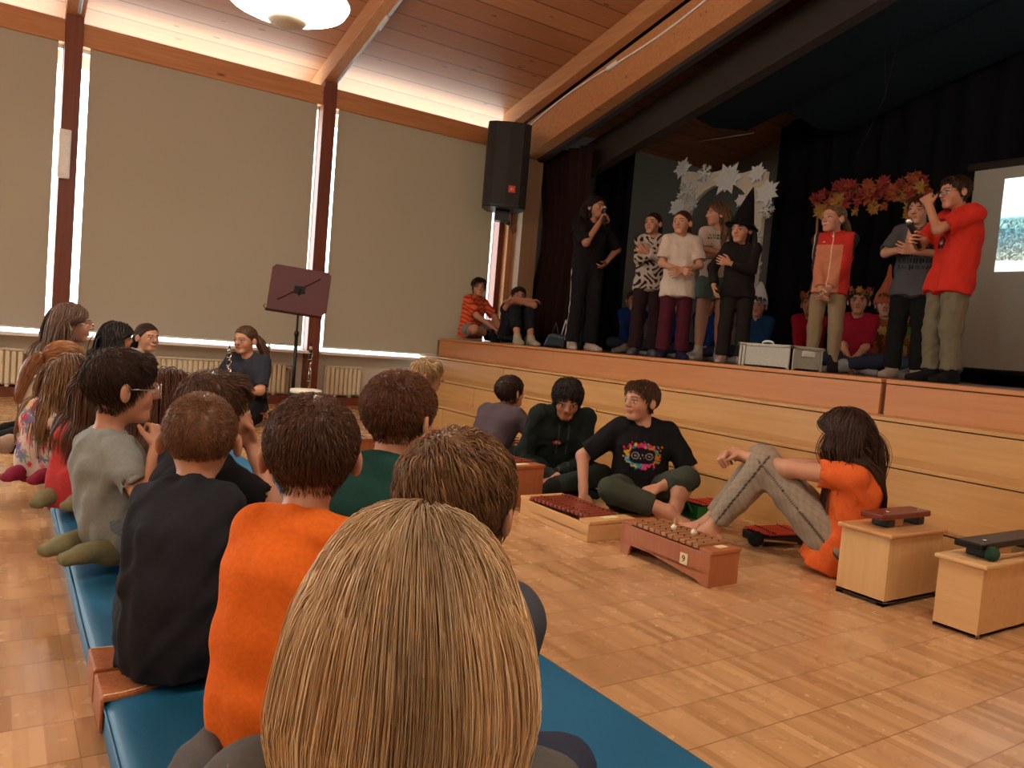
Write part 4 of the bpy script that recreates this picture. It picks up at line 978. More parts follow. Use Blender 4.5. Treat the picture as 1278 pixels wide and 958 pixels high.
# autumn arch of leaves
XL = 6.75
y0_, y1_ = at_x(1022, 250, XL)[1], at_x(1152, 250, XL)[1]; zl = at_x(1085, 236, XL)[2]
t = thing('autumn_arch', 'arch of red, orange and yellow paper leaves on posts', 'arch', (XL, (y0_ + y1_) / 2, ST)); w = (y0_ - y1_) / 2; H = zl - ST
MB().tube([(0, -w, 0), (0, -w, H), (0, w, H), (0, w, H - .15)], .02).tube([(0, w, H - .15), (0.5, w + .25, 0)], .012).build('support_rail', 'leafyellow', t, smooth=True)
def leaf_shape(mat, rs):
    r_ = random.Random(rs); m_ = MB(); pts = []
    for i in range(22):
        a = 2 * PI * i / 22; rr = .105 * (1 if i % 4 == 0 else .62 if i % 2 else .75) * (.85 + .15 * math.cos(a)); pts.append((rr * math.cos(a), rr * math.sin(a)))
    n_ = len(pts); v = [(.012, 0, 0)] + [(-.012 * (i % 3), p, q) for i, (p, q) in enumerate(pts)] + [(.016, 0, 0)] + [(-.012 * (i % 3) + .004, p, q) for i, (p, q) in enumerate(pts)]
    m_.add(v, [(0, i + 1, (i + 1) % n_ + 1) for i in range(n_)] + [(n_ + 1, n_ + 2 + (i + 1) % n_, n_ + 2 + i) for i in range(n_)] + [(i + 1, n_ + 2 + i, n_ + 2 + (i + 1) % n_, (i + 1) % n_ + 1) for i in range(n_)])
    return m_.build('leaf', mat, t)
lv = [leaf_shape(m_, i) for i, m_ in enumerate(('leafred', 'leafred', 'leaforange', 'leafyellow', 'leafgreen'))]; fresh = [True] * 5; R_ = random.Random(5)
spots = [(-w + 2 * w * i / 25 + R_.uniform(-.03, .03), H + R_.uniform(-.13, .06)) for i in range(26)] * 1 + [(-w + 2 * w * i / 17, H + R_.uniform(-.2, -.02)) for i in range(18)] + [(-w + R_.uniform(-.09, .09), H - .1 - 1.45 * i / 22) for i in range(23)]
for i, (y, z) in enumerate(spots):
    left = y > 0
    k = R_.choice([0, 0, 1, 2, 2, 2]) if i < 26 else R_.choice([0, 2, 2, 3, 3]) if i < 44 else R_.choice([2, 3, 3, 4, 4, 0])
    o = lv[k] if fresh[k] else lv[k].copy()
    if not fresh[k]: link(o, t)
    fresh[k] = False; o.location = (-.03 - .015 * (i % 4), y, z); s_ = R_.uniform(.7, 1.1); o.scale = (1, s_, s_ * R_.uniform(.7, 1)); o.rotation_euler = (R_.uniform(0, 6), R_.uniform(-.4, .4), R_.uniform(-.4, .4))

# storage crate on the stage
t = thing('storage_crate', 'light grey plastic storage crate at the stage edge', 'crate', (4.46, 3.36, ST)); W_, L_, H_ = .36, .47, .165
mb = MB()
for a, b_ in (((.01, .01, 0), (.02, L_ - .01, H_)), ((W_ - .02, .01, 0), (W_ - .01, L_ - .01, H_)), ((.01, .01, 0), (W_ - .01, .02, H_)), ((.01, L_ - .02, 0), (W_ - .01, L_ - .01, H_)), ((.01, .01, 0), (W_ - .01, L_ - .01, .012))): mb.box(a, b_)
mb.build('body', 'crate', t)
mb = MB()
for a, b_ in (((0, 0, H_ - .02), (.022, L_, H_)), ((W_ - .022, 0, H_ - .02), (W_, L_, H_)), ((0, 0, H_ - .02), (W_, .022, H_)), ((0, L_ - .022, H_ - .02), (W_, L_, H_))): mb.box(a, b_)
mb.build('rim', 'crate', t, bevel=.003)
for y in (.02, .4, .43): MB().box((0, y, .0), (.012, y + .018, H_ - .01)).build('rib', 'crate', t)
for x in (.02, .32): MB().box((x, 0, 0), (x + .018, .012, H_ - .01)).build('rib', 'crate', t)
MB().box((.12, -.002, .095), (.25, .012, .135)).build('handle', 'sill', t, bevel=.004)
tag(MB().tube([(4.58, 3.66 + .05 * math.cos(a), ST + .168 + .018 * math.sin(a)) for a in np.linspace(0, PI, 10)], [.003, .006, .008, .009, .009, .009, .009, .008, .006, .003]).build('white_cap', 'snow', smooth=True), 'white curved cap lying across the grey crate', 'cap')

# bag by the seated boys
t = thing('tote_bag', 'black bag with white cords beside the boy in navy', 'bag', (5.0, 6.72, ST))
bg = MB(); bg.hexa([(-.1, -.2, 0), (.1, -.2, 0), (.1, .16, 0), (-.1, .16, 0)], [(-.05, -.17, .13), (.06, -.17, .14), (.06, .13, .16), (-.05, .13, .15)]); bg.build('body', 'black', t, bevel=.03, seg=3)
for k_, (y, hh) in enumerate(((-.1, .3), (.07, .27))): MB().tube([(0, y - .08, .11), (-.01, y - .04, hh * .8), (0, y, hh), (.01, y + .035, hh * .8), (0, y + .07, .11)], .007).build('handle', 'sill' if k_ == 0 else 'black', t, smooth=True)

# loudspeaker on a wall bracket
p = at(622, 210, 8.25); t = thing('loudspeaker', 'black loudspeaker mounted high on the wooden post with a red badge', 'speaker', (4.72, 7.62, 2.31), math.radians(-28))
prof = [(-.24, 0)]
mb = MB(); mb.prism([(-.24, -.2), (-.16, -.245), (0, -.26), (.16, -.245), (.24, -.2), (.24, .0), (.16, .22), (-.16, .22), (-.24, .0)], 'z', 0, .93); mb.build('cabinet', 'black', t, bevel=.012, seg=3)
mb = MB(); mb.prism([(-.225, -.209), (-.155, -.252), (0, -.267), (.155, -.252), (.225, -.209), (.225, -.2), (-.225, -.2)], 'z', .03, .9); mb.build('grille', 'grille', t, bevel=.004)
lg = MB().box((.03, -.276, .16), (.105, -.262, .235)).build('badge', 'redlogo', t, bevel=.003)
MB().box((-.02, .1, .5), (.02, .23, .58)).box((.236, -.05, .53), (.246, .05, .58)).build('handle', 'blackm', t)
MB().box((-.08, -.05, -.12), (.08, .12, .0)).tube([(0, .05, -.09), (.1, .3, -.09)], .03).build('bracket', 'blackm', t, bevel=.004)
MB().tube([(.12, .05, -.01), (.12, .05, -.18), (.14, .05, -.24), (.17, .05, -.22), (.17, .05, -.18)], .006).build('hook', 'blackm', t, smooth=True)
def text_mesh(name, s, size, mat, parent, loc, rot, depth=.0008):
    cu = bpy.data.curves.new(name, 'FONT'); cu.body = s; cu.size = size; cu.extrude = depth; cu.align_x = 'CENTER'; cu.align_y = 'CENTER'
    tmp = bpy.data.objects.new('tmp', cu); COL.objects.link(tmp); bpy.context.view_layer.update()
    me = bpy.data.meshes.new_from_object(tmp.evaluated_get(bpy.context.evaluated_depsgraph_get())); bpy.data.objects.remove(tmp)
    me.materials.clear(); me.materials.append(MT[mat]); o = bpy.data.objects.new(name, me); link(o, parent); o.location = loc; o.rotation_euler = rot; return o
text_mesh('lettering', 'JBL', .03, 'sill', lg, (.0675, -.277, .197), (PI / 2, 0, 0))

# ------------------------------------------------------------------ gym mats
def gym_mat(label, y0, y1):
    X0, X1 = .205, 1.19; L = y1 - y0
    t = thing('gym_mat', label, 'mat', (X0, y0, 0), 0, 'blue gym mats in a row')
    nx, ny = 26, 46; v = []; f = []; Hm = .07; w = X1 - X0
    ax_ = [0, .012, .03] + [.03 + (w - .06) * i / (nx - 1) for i in range(1, nx)] + [w - .012, w]
    ay_ = [0, .012, .03] + [.03 + (L - .06) * i / (ny - 1) for i in range(1, ny)] + [L - .012, L]
    ax_ = sorted(set(ax_)); ay_ = sorted(set(ay_)); nx, ny = len(ax_), len(ay_)
    for y in ay_:
        for x in ax_:
            e = min(x, w - x, y, L - y); z = Hm * (.78 if e < .006 else .93 if e < .02 else 1.) + .0025 * math.sin(x * 7 + y0) * math.sin(y * 6) ; v.append((x, y, z))
    for j in range(ny - 1):
        for i in range(nx - 1): a = j * nx + i; f.append((a, a + 1, a + nx + 1, a + nx))
    n0 = len(v); ring = [i for i in range(nx)] + [j * nx + nx - 1 for j in range(1, ny)] + [(ny - 1) * nx + i for i in range(nx - 2, -1, -1)] + [j * nx for j in range(ny - 2, 0, -1)]
    v += [(v[i][0], v[i][1], 0) for i in ring]; m_ = len(ring)
    f += [(ring[(k + 1) % m_], ring[k], n0 + k, n0 + (k + 1) % m_) for k in range(m_)] + [tuple(range(n0, n0 + m_))[::-1]]
    MB().add(v, f).build('pad', 'mat', t, smooth=True).modifiers.new('e', 'EDGE_SPLIT').split_angle = .9
    MB().tube([(.0, .004, .055), (w, .004, .055)], .003, 6).tube([(0.0, .004, .055), (0.0, L - .004, .055)], .003, 6).build('seam_piping', 'mat', t, smooth=True)
    for cy, sg in ((0, 1), (L, -1)):       # leather corner grips
        pts = [(-.006, 0)] + [(-.006 + .155 * math.cos(a) ** .8 if math.cos(a) > 0 else -.006, .125 * math.sin(a)) for a in np.linspace(0, PI / 2, 10)]
        mb = MB(); mb.prism([(x, cy + sg * (y + .003)) for x, y in pts], 'z', Hm - .004, Hm + .007); mb.box((-.008, cy + sg * .003, .004) if sg > 0 else (-.008, cy - .128, .004), (-.001, cy + .128, Hm + .005) if sg > 0 else (-.001, cy - .003, Hm + .005))
        mb.build('leather_corner', 'leather', t, bevel=.003)
        q = MB().tube([(x * .9 + .003, cy + sg * (y * .9 + .006), Hm + .008) for x, y in pts[1:]], .0015, 5).build('stitching', 'sticker', t)
gym_mat('nearest blue gym mat, under the blond child', -.17, 1.8); gym_mat('middle blue gym mat, under the boys in grey and black', 1.812, 3.765); gym_mat('farthest blue gym mat, under the girl in the star-print hoodie', 3.777, 5.15)

# ------------------------------------------------------------------ instruments
def bar_box(label, x0, y0, x1, y1, h, lidm, bodym, barm, feet):
    t = thing('bass_bar', label, 'instrument', (x0, y0, 0)); W_, D_ = x1 - x0, y1 - y0; z0 = .012 if feet else .004
    body = MB()
    for a, b_ in (((0, 0, z0), (.014, D_, h - .014)), ((W_ - .014, 0, z0), (W_, D_, h - .014)), ((.014, 0, z0), (W_ - .014, .014, h - .014)), ((.014, D_ - .014, z0), (W_ - .014, D_, h - .014)), ((.0, 0, z0), (W_, D_, z0 + .012))): body.box(a, b_)
    body.build('resonator_box', bodym, t, bevel=.002)
    MB().box((-.014, -.012, h - .016), (W_ + .01, D_ + .012, h)).build('lid', lidm, t, bevel=.005)
    for a in ((.0, .0), (W_ - .03, .0), (.0, D_ - .03), (W_ - .03, D_ - .03)): MB().box((a[0] + .001, a[1] + .001, 0), (a[0] + .029, a[1] + .029, z0 + .001)).build('foot', 'black', t)
    if feet: MB().box((.001, .001, .003), (W_ - .001, D_ - .001, z0 + .002)).build('base_strip', 'black', t)
    L0, L1 = .03, W_ - .0; yc = D_ * .52
    br = MB().box((L0, yc - .045, h + .033), (L1, yc + .045, h + .056)); br.build('tone_bar', barm, t, bevel=.005)
    for x in (L0 + .06, L1 - .07):
        MB().box((x, yc - .035, h), (x + .05, yc + .035, h + .033)).build('bar_support', 'black', t, bevel=.008)
        MB().lathe([(.0, 0), (.009, .001), (.007, .005), (0, .006)], (x + .025, yc - .015, h + .0555), 12).build('screw', 'chrome', t, smooth=True)
    MB().box((W_ * .42, yc - .02, h), (W_ * .6, yc + .02, h + .03)).build('center_block', lidm, t, bevel=.003)
    return t
bar_box('larger light wooden bass box with a dark red tone bar, beside the long-haired girl', 2.707, 1.54, 3.07, 1.735, .268, 'beech', 'birch', 'rosewood', True)
t2 = bar_box('pine bass box with a black tone bar at the right edge', 2.712, 1.219, 3.22, 1.366, .25, 'birch', 'pine', 'blackm', False)
tag(MB().tube([(2.80, 1.238, .267), (3.15, 1.232, .258)], .005).build('mallet', 'dowel', smooth=True), 'mallet with a dark green yarn head lying on the pine bass box', 'mallet')
mo = SC.objects['mallet']; MB().ball((2.79, 1.238, .275), .024, 10, (1.15, 1, 1)).build('yarn_head', 'yarn', mo, smooth=True)

def lerp(a, b, t): return (a[0] + (b[0] - a[0]) * t, a[1] + (b[1] - a[1]) * t)
def xylo(label, nL, nR, fL, fR, h, frame, barm, n, over=.0, legs=0, cap=.06, barh=.016, sticker=True, endm=None, w0=.8, cat='instrument', name='xylophone', pegs='black'):
    """bar instrument on a trapezoid resonator box; n/f = near/far, L/R = left/right floor corners"""
    c = ((nL[0] + nR[0] + fL[0] + fR[0]) / 4, (nL[1] + nR[1] + fL[1] + fR[1]) / 4); t = thing(name, label, cat, (c[0], c[1], 0))
    S = lambda p: (p[0] - c[0], p[1] - c[1]); nL, nR, fL, fR = map(S, (nL, nR, fL, fR))
    def side(a, b, th, z0, z1, inn, name_, m_, arch=0):
        d = Vector((b[0] - a[0], b[1] - a[1])); nn = Vector((-d.y, d.x)).normalized(); ce = Vector(inn)
        if nn.dot(Vector(((a[0] + b[0]) / 2, (a[1] + b[1]) / 2)) - ce) > 0: nn = -nn
        mb = MB(); ts = [0, .1, .13, .87, .93, 1] if arch else [0, 1]; zs = [z0, z0, z0 + arch, z0 + arch * .25, z0, z0] if arch else [z0, z0]
        v = []; f = []
        for tt_, zz in zip(ts, zs):
            p = lerp(a, b, tt_); q = (p[0] + nn.x * th, p[1] + nn.y * th); v += [(*p, zz), (*q, zz), (*q, z1), (*p, z1)]
        for i in range(len(ts) - 1):
            for k in range(4): f.append((i * 4 + k, i * 4 + (k + 1) % 4, i * 4 + 4 + (k + 1) % 4, i * 4 + 4 + k))
        f += [(3, 2, 1, 0), tuple(len(v) - 4 + k for k in range(4))]
        mb.add(v, f).build(name_, m_, t, bevel=.002)
    mid = (0, 0)
    side(fL, nL, .012, .0, h, mid, 'side_board', frame, legs); side(fR, nR, .012, .0, h, mid, 'side_board', frame, legs)
    side(nL, nR, .012, .0, h, mid, 'end_board', endm or frame); side(fL, fR, .012, .0, h, mid, 'end_board', endm or frame)
    L = math.hypot(nL[0] - fL[0], nL[1] - fL[1]); ct = cap / L
    bt = MB(); bt.hexa([(*lerp(nL, fL, .02), h * .35), (*lerp(nR, fR, .02), h * .35), (*lerp(nR, fR, .98), h * .35), (*lerp(nL, fL, .98), h * .35)], [(*lerp(nL, fL, .02), h * .35 + .01), (*lerp(nR, fR, .02), h * .35 + .01), (*lerp(nR, fR, .98), h * .35 + .01), (*lerp(nL, fL, .98), h * .35 + .01)]); bt.build('bottom_board', frame, t)
    if cap:
        q = [lerp(nL, fL, -.012), lerp(nR, fR, -.012), lerp(nR, fR, ct), lerp(nL, fL, ct)]; MB().hexa([(*p, h) for p in q], [(*p, h + .014) for p in q]).build('end_cap', endm or frame, t, bevel=.002)
        q = [lerp(nL, fL, 1 - ct), lerp(nR, fR, 1 - ct), lerp(nR, fR, 1.01), lerp(nL, fL, 1.01)]; MB().hexa([(*p, h) for p in q], [(*p, h + .012) for p in q]).build('end_cap', endm or frame, t, bevel=.002)
        if sticker:
            a = lerp(nL, fL, ct * .35); b2 = lerp(nR, fR, ct * .35); p0 = lerp(a, b2, .42); p1 = lerp(a, b2, .72); e = lerp(nL, fL, ct * .85); e2 = lerp(nR, fR, ct * .85); p2 = lerp(e, e2, .72); p3 = lerp(e, e2, .42)
            MB().hexa([(*p, h + .014) for p in (p0, p1, p2, p3)], [(*p, h + .0155) for p in (p0, p1, p2, p3)]).build('sticker', 'sticker', t)
    z = h + .006; gap = .22
    for u0 in (.25, .75):
        a = lerp(lerp(nL, nR, u0), lerp(fL, fR, u0), ct); b2 = lerp(lerp(nL, nR, u0), lerp(fL, fR, u0), 1 - ct); MB().tube([(*a, z - .002), (*b2, z - .002)], .006, 6).build('support_rail', 'rope', t)
    for i in range(n):
        s0 = ct + (1 - 2 * ct) * (i + gap * .5) / n; s1 = ct + (1 - 2 * ct) * (i + 1 - gap * .5) / n; sh = w0 + (1 - w0) * (i / max(1, n - 1)); c0 = .5 - .5 * sh - over; c1 = .5 + .5 * sh + over
        q = [lerp(lerp(nL, nR, c0), lerp(fL, fR, c0), s0), lerp(lerp(nL, nR, c1), lerp(fL, fR, c1), s0), lerp(lerp(nL, nR, c1), lerp(fL, fR, c1), s1), lerp(lerp(nL, nR, c0), lerp(fL, fR, c0), s1)]
        bb = MB().hexa([(*p, z) for p in q], [(*p, z + barh) for p in q])
        br_ = bb.build('bar', barm, t, bevel=.0025)
        for u0 in (.25, .75):
            p = lerp(lerp(nL, nR, u0), lerp(fL, fR, u0), (s0 + s1) / 2); MB().tube([(*p, z + barh - .001), (*p, z + barh + .005)], .0035, 6).build('peg', pegs, br_)
    return t, z + barh
x3, zx3 = xylo('red-brown alto xylophone with two white mallets on it', (2.217, 1.93), (2.383, 1.935), (2.225, 2.43), (2.40, 2.43), .125, 'redwood', 'barwood', 11, .02, .055, .06, w0=1.)
pl = MB().box((-.003, -.02, -.022), (.0, .02, .022)).build('number_plate', 'sticker', x3, bevel=.002); pl.location = (2.2175 - x3.location.x, 2.06 - x3.location.y, .075)
text_mesh('number', '9', .036, 'cork', pl, (-.0035, 0, 0), (PI / 2, 0, -PI / 2))
for i, (px, py) in enumerate(((841, 658), (866, 664))):
    p = un(px, py, 2, zx3 + .011); m_ = MB().tube([(p[0], p[1], p[2] - .004), (p[0] + .1, p[1] - .26 if i else p[1] - .2, p[2] - .006)], .003)
    e = (p[0] - (.03 if i else .02), p[1] + .0, p[2]); m_ = MB().tube([tuple(p), (p[0] + .17, p[1] + (.13 if i else .16), zx3 + .003)], .0032, 6)
    o = tag(m_.build('mallet', 'dowel', smooth=True), ('left' if i == 0 else 'right') + ' one of two white-headed mallets on the alto xylophone', 'mallet', 'white mallets on the alto xylophone'); MB().ball(tuple(p), .0125, 8, (1, 1, 1.05)).build('head', 'hornwhite', o, smooth=True)
xylo('low pine xylophone with dark red bars in front of the boy in the splatter shirt', (2.177, 2.59), (2.45, 2.60), (2.19, 3.14), (2.45, 3.15), .078, 'pine', 'padouk', 14, -.02, 0, .07, w0=.72)
xylo('tall red bass xylophone beside the boy in the dark hoodie', (2.14, 3.24), (2.42, 3.28), (1.97, 3.92), (2.34, 3.96), .20, 'redwood', 'padouk', 11, .02, 0, .08, w0=.9)
xylo('red-brown xylophone with dark bars beside the blond boy at the steps', (2.62, 4.98), (2.93, 4.98), (2.58, 5.5), (3.0, 5.55), .07, 'redwood', 'rosewood', 12, .0, 0, .05, w0=.8)
xylo('glockenspiel with silver bars in an orange wooden case near the drum', (2.02, 5.03), (2.24, 5.06), (1.95, 5.45), (2.27, 5.48), .07, 'redwood', 'alu', 12, -.03, 0, .02, .006, False, name='glockenspiel', w0=.6)
for i, (px, py) in enumerate(((872, 641), )):
    t, _z = xylo('small glockenspiel in a bright green case between the boy and the girl in orange', (3.06, 2.78), (3.30, 2.76), (3.08, 2.93), (3.32, 2.91), .07, 'green', 'redplastic', 8, -.03, 0, .0, .006, False, name='glockenspiel')
    MB().tube([(-.13, -.03, .03), (-.145, 0, .085), (-.13, .03, .03)], .008).build('case_handle', 'green', t, smooth=True)
xylo('black sound-bar glockenspiel with red bars behind the bare-footed girl', (2.98, 2.29), (3.26, 2.25), (3.03, 2.46), (3.31, 2.42), .04, 'black', 'redplastic', 10, -.02, 0, .0, .008, False, name='glockenspiel')
o = tag(MB().tube([(2.93, 2.30, .035), (3.1, 2.2, .03)], .005).build('mallet', 'dowel', smooth=True), 'mallet with a black yarn head on the floor behind the girl\'s foot', 'mallet'); MB().ball((2.93, 2.30, .038), .036, 10).build('yarn_head', 'yarnblack', o, smooth=True)

# drum
p = at(382, 486, 6.0); t = thing('hand_drum', 'small wooden hand drum with a pale skin below the music stand', 'drum', (p[0], p[1], 0)); h = p[2]
MB().lathe([(.09, 0), (.085, .02), (.075, h * .35), (.09, h * .5), (.115, h * .8), (.117, h - .01)], n=32).build('shell', 'drumwood', t, smooth=True)
MB().lathe([(.118, h - .035), (.121, h - .01), (.116, h + .002), (.001, h + .006)], n=32).build('drum_skin', 'skinhead', t, smooth=True)
MB().lathe([(.122, h - .045), (.127, h - .04), (.127, h - .03), (.122, h - .025)], n=32).build('hoop', 'black', t, smooth=True)
mb = MB()
for k in range(16):
    a = 2 * PI * k / 16; mb.tube([(.124 * math.cos(a), .124 * math.sin(a), h - .035), (.098 * math.cos(a + .12), .098 * math.sin(a + .12), h * .45)], .004, 5)
mb.build('rope', 'rope', t, smooth=True)

# music stand
D_ = 6.75; pc = at(372, 362, D_); pf = un(368, 512, 2, 0); pf = np.array([pc[0] + .02, pc[1] + .02, 0])
t = thing('music_stand', 'dark red music stand with a black pole in front of the middle window post', 'music stand', (pf[0], pf[1], 0), math.radians(-19)); zc = pc[2]
dk = thing('desk', None, None); dk.parent = t; dk.location = (0, -.03, zc + .0); dk.rotation_euler = (math.radians(-14), math.radians(4), 0)
mb = MB(); pts = [(-.25, -.2), (.21, -.2), (.25, -.16), (.25, .17), (.22, .2), (-.22, .2), (-.25, .17)]
mb.prism(pts, 'y', -.002, .006); mb.build('desk_plate', 'deskmaroon', dk, bevel=.002)
MB().tube([(.03, -.006, .03), (.16, -.006, .13)], .006, 6).tube([(-.05, -.006, -.02), (-.17, -.006, -.11)], .006, 6).build('brace', 'deskmaroon', dk, smooth=True)
MB().box((-.26, .0, -.205), (.22, .07, -.195)).build('lip', 'deskmaroon', dk, bevel=.002); MB().tube([(-.26, 0, -.2), (-.275, .0, -.185), (-.262, .0, -.165)], .004, 6).build('clip', 'blackm', dk)
MB().box((-.045, -.045, zc - .03), (.045, -.025, zc + .04)).tube([(0, -.04, zc + .02), (0, -.02, zc - .1)], .016).build('bracket', 'blackm', t, bevel=.004)
MB().tube([(0, -.02, zc - .06), (0, 0, .48)], .0095).build('pole', 'blackm', t, smooth=True); MB().tube([(0, 0, .74), (0, 0, .06)], .0155).lathe([(.02, .73), (.022, .76), (.014, .775)]).build('pole_sleeve', 'blackm', t, smooth=True)
for k in range(3):
    a = 2 * PI * k / 3 + .4; MB().tube([(0, 0, .2), (.1 * math.cos(a), .1 * math.sin(a), .12), (.26 * math.cos(a), .26 * math.sin(a), .012)], .008).build('leg', 'blackm', t, smooth=True)

# clarinets
def clarinet_parts(t, L=.58):
    MB().lathe([(.001, L), (.006, L - .004), (.011, L - .05), (.0125, L - .085), (.0125, L - .09)], n=14).build('mouthpiece', 'black', t, smooth=True)
    MB().lathe([(.013, L - .03), (.0142, L - .035), (.0142, L - .06), (.013, L - .062)], n=14).build('ligature', 'chrome', t, smooth=True)
    MB().lathe([(.0125, L - .088), (.016, L - .095), (.016, L - .15), (.0135, L - .155), (.0135, L - .34), (.0155, L - .345), (.0155, L - .365), (.014, L - .37), (.0145, .11), (.018, .105), (.019, .085), (.022, .06), (.034, .015), (.038, 0.0), (.033, .0), (.012, .05)], n=18).build('tube', 'black', t, smooth=True)
    mb = MB()
    for z, rr in ((L - .092, .0168), (L - .155, .0165), (L - .355, .0165), (.108, .019), (.006, .0375)): mb.lathe([(rr - .001, z - .003), (rr, z - .002), (rr, z + .002), (rr - .001, z + .003)], n=18)
    mb.build('ring', 'chrome', t, smooth=True)
    mb = MB(); rk = random.Random(3)
    for i in range(13):
        z = .13 + i * .029; a = rk.uniform(-2.4, -.6); c_, s_ = math.cos(a), math.sin(a); mb.lathe([(.0, .0), (.0075, .0), (.0075, .004), (0, .005)], (c_ * .0145, s_ * .0145, z), 10, (c_, s_, 0))
        mb.tube([(c_ * .018, s_ * .018, z), (math.cos(a + .5) * .018, math.sin(a + .5) * .018, z + .028)], .0022, 5)
    for a in (-1.2, -2.0, -.4): mb.tube([(math.cos(a) * .018, math.sin(a) * .018, .14), (math.cos(a) * .018, math.sin(a) * .018, L - .17)], .002, 5)
    mb.build('key', 'chrome', t, smooth=True)
def clar_stand(t):
    MB().lathe([(.02, -.035), (.014, -.02), (.012, .03), (.001, .05)], n=14).tube([(0, 0, -.03), (0, 0, -.055)], .012).build('stand_peg', 'black', t, smooth=True)
    for k in range(3):
        a = 2 * PI * k / 3 + .3; MB().tube([(0, 0, -.045), (.12 * math.cos(a), .12 * math.sin(a), -.06)], .008).build('stand_leg', 'black', t, smooth=True)
p = un(330, 521, 2, 0)
t = thing('clarinet', 'black clarinet upright on a stand right of the seated girl', 'clarinet', (p[0], p[1], .068)); clarinet_parts(t); clar_stand(t)
D_ = 7.3; p = at(388, 436, D_); t = thing('clarinet', 'black clarinet standing upright behind the hand drum', 'clarinet', (p[0], p[1], .068)); clarinet_parts(t, .6); clar_stand(t)
# ------------------------------------------------------------------ clothing prints
rp_ = np.random.default_rng(3)
def prints(fn): return lambda V, J, C: fn(*chest_uv(J, V), C.copy())
def blots(n, seed, r=(.008, .025), box=(-.2, .2, -.25, .25)):
    g = np.random.default_rng(seed); return g.uniform(box[0], box[1], n), g.uniform(box[2], box[3], n), g.uniform(*r, n), g.integers(0, 9, n), g
def p_splatter(x, z, y, C):                       # game pad outlined by paint splashes
    f = y > .0; cols = [(.75, .42, .02), (.6, .02, .12), (.02, .25, .5), (.65, .18, .03), (.15, .35, .03), (.7, .05, .2), (.02, .3, .45), (.8, .5, .05), (.5, .5, .5)]
    cx, cz = .005, -.035; g = np.random.default_rng(4)
    for a in np.linspace(0, 4 * PI, 130):
        rr = 1 + abs(g.normal()) * .28 - .1; px, pz = cx + .072 * rr * math.cos(a), cz + .052 * rr * math.sin(a); s = g.uniform(.003, .012) / rr ** 1.5
        k = int(((a % (2 * PI)) / (2 * PI) * 8 + g.uniform(-1, 1))) % 9; C[f & ((x - px) ** 2 + (z - pz) ** 2 < s * s)] = cols[k]
    pad = f & (((x - cx) / .066) ** 4 + ((z - cz) / .04) ** 4 < 1); C[pad] = (.012, .012, .016)
    for sx in (-1, 1):
        d = np.hypot(x - cx - sx * .036, z - cz); C[f & (np.abs(d - .017) < .0022)] = (.35, .35, .38); C[f & (d < .006)] = (.25, .27, .3)
    for q in range(5): C[f & (np.hypot(x - cx + .016 - q * .008, z - cz + .018 * (q % 2) - .005) < .0028)] = [(.7, .1, .1), (.1, .4, .6), (.6, .6, .6), (.6, .5, .1), (.4, .4, .4)][q]
    return C
def p_leopard(x, z, y, C):
    v = np.sin(x * 55 + 2.2 * np.sin(z * 38)) * np.sin(z * 60 + 2.5 * np.sin(x * 33 + y * 20)) ; C[v > .32] = (.03, .018, .016); return C
def p_text_rows(col, rows, top=False, yr=1, size=.02, x0=-.09, x1=.09, seed=2):
    def fn(x, z, y, C):
        g = np.random.default_rng(seed)
        for rz in rows:
            xx = x0
            while xx < x1:
                w = g.uniform(.006, .02); h = g.uniform(.5, 1) * size
                m = (y * yr > 0) & (x > xx) & (x < xx + w) & (np.abs(z - rz) < h / 2) & (np.sin(x * 700 + rz * 90) > -.5); C[m] = col; xx += w + g.uniform(.003, .012)
        return C
    return prints(fn)
def p_stars(x, z, y, C):
    xs, zs, rs, ks, g = blots(70, 8, (.018, .04), (-.22, .22, -.3, .2)); cols = [(.6, .06, .10), (.10, .25, .28), (.65, .2, .25), (.13, .13, .3), (.55, .03, .06), (.7, .3, .32), (.15, .3, .3), (.6, .4, .1), (.2, .2, .4)]
    for a, b_, r_, k in zip(xs, zs, rs, ks):
        for sy in (-1, 1):
            dx, dz = x - a, z - b_; d = np.hypot(dx, dz); th = np.arctan2(dz, dx); C[(y * sy > 0) & (d < r_ * (.68 + .32 * np.cos(th * (5 if k % 2 else 6) + k)))] = cols[k]
    return C
def p_jersey(x, z, y, C):
    v = np.sin(z * 130 + 1.2 * np.sin(x * 70)); C[(v > .35)] = (.55, .03, .03); return C
def p_jacket(x, z, y, C):                         # rust/salmon front, red yoke, dark sleeves
    C[:] = (.028, .026, .027); fr = (np.abs(x) < .125); C[fr] = (.52, .2, .11); C[fr & (z > .06)] = (.5, .035, .025); C[(x < -.095) & (x > -.16)] = (.5, .035, .03)
    C[(np.abs(x) < .0035) & (y > 0)] = (.7, .62, .55); C[(y > 0) & (np.hypot(x, z - .13) < .008)] = (.8, .78, .75); C[(y > .0) & (np.abs(x - .07) < .008) & (np.abs(z - .085) < .004)] = (.7, .6, .55); C[(np.abs(x - .155) < .004) & (z > -.1)] = (.5, .35, .3)
    return C
def p_logo(x, z, y, C):
    C[(y > 0) & (np.abs(x - .03) < .022) & (np.abs(z + .005) < .011)] = (.45, .05, .04); C[(y > 0) & (np.abs(x - .028) < .01) & (np.abs(z + .002) < .006)] = (.6, .5, .45); C[(y > 0) & (np.abs(np.abs(x) - .025) < .003) & (z > -.08) & (z < .09)] = (.06, .065, .06); return C
def p_backlabel(x, z, y, C):
    C[(y < 0) & (np.abs(x + .02) < .022) & (np.abs(z - .075) < .004) & (np.sin(x * 900) > -.4)] = (.7, .45, .42); C[(y < 0) & (np.abs(x + .02) < .012) & (np.abs(z - .087) < .004)] = (.7, .45, .42); return C
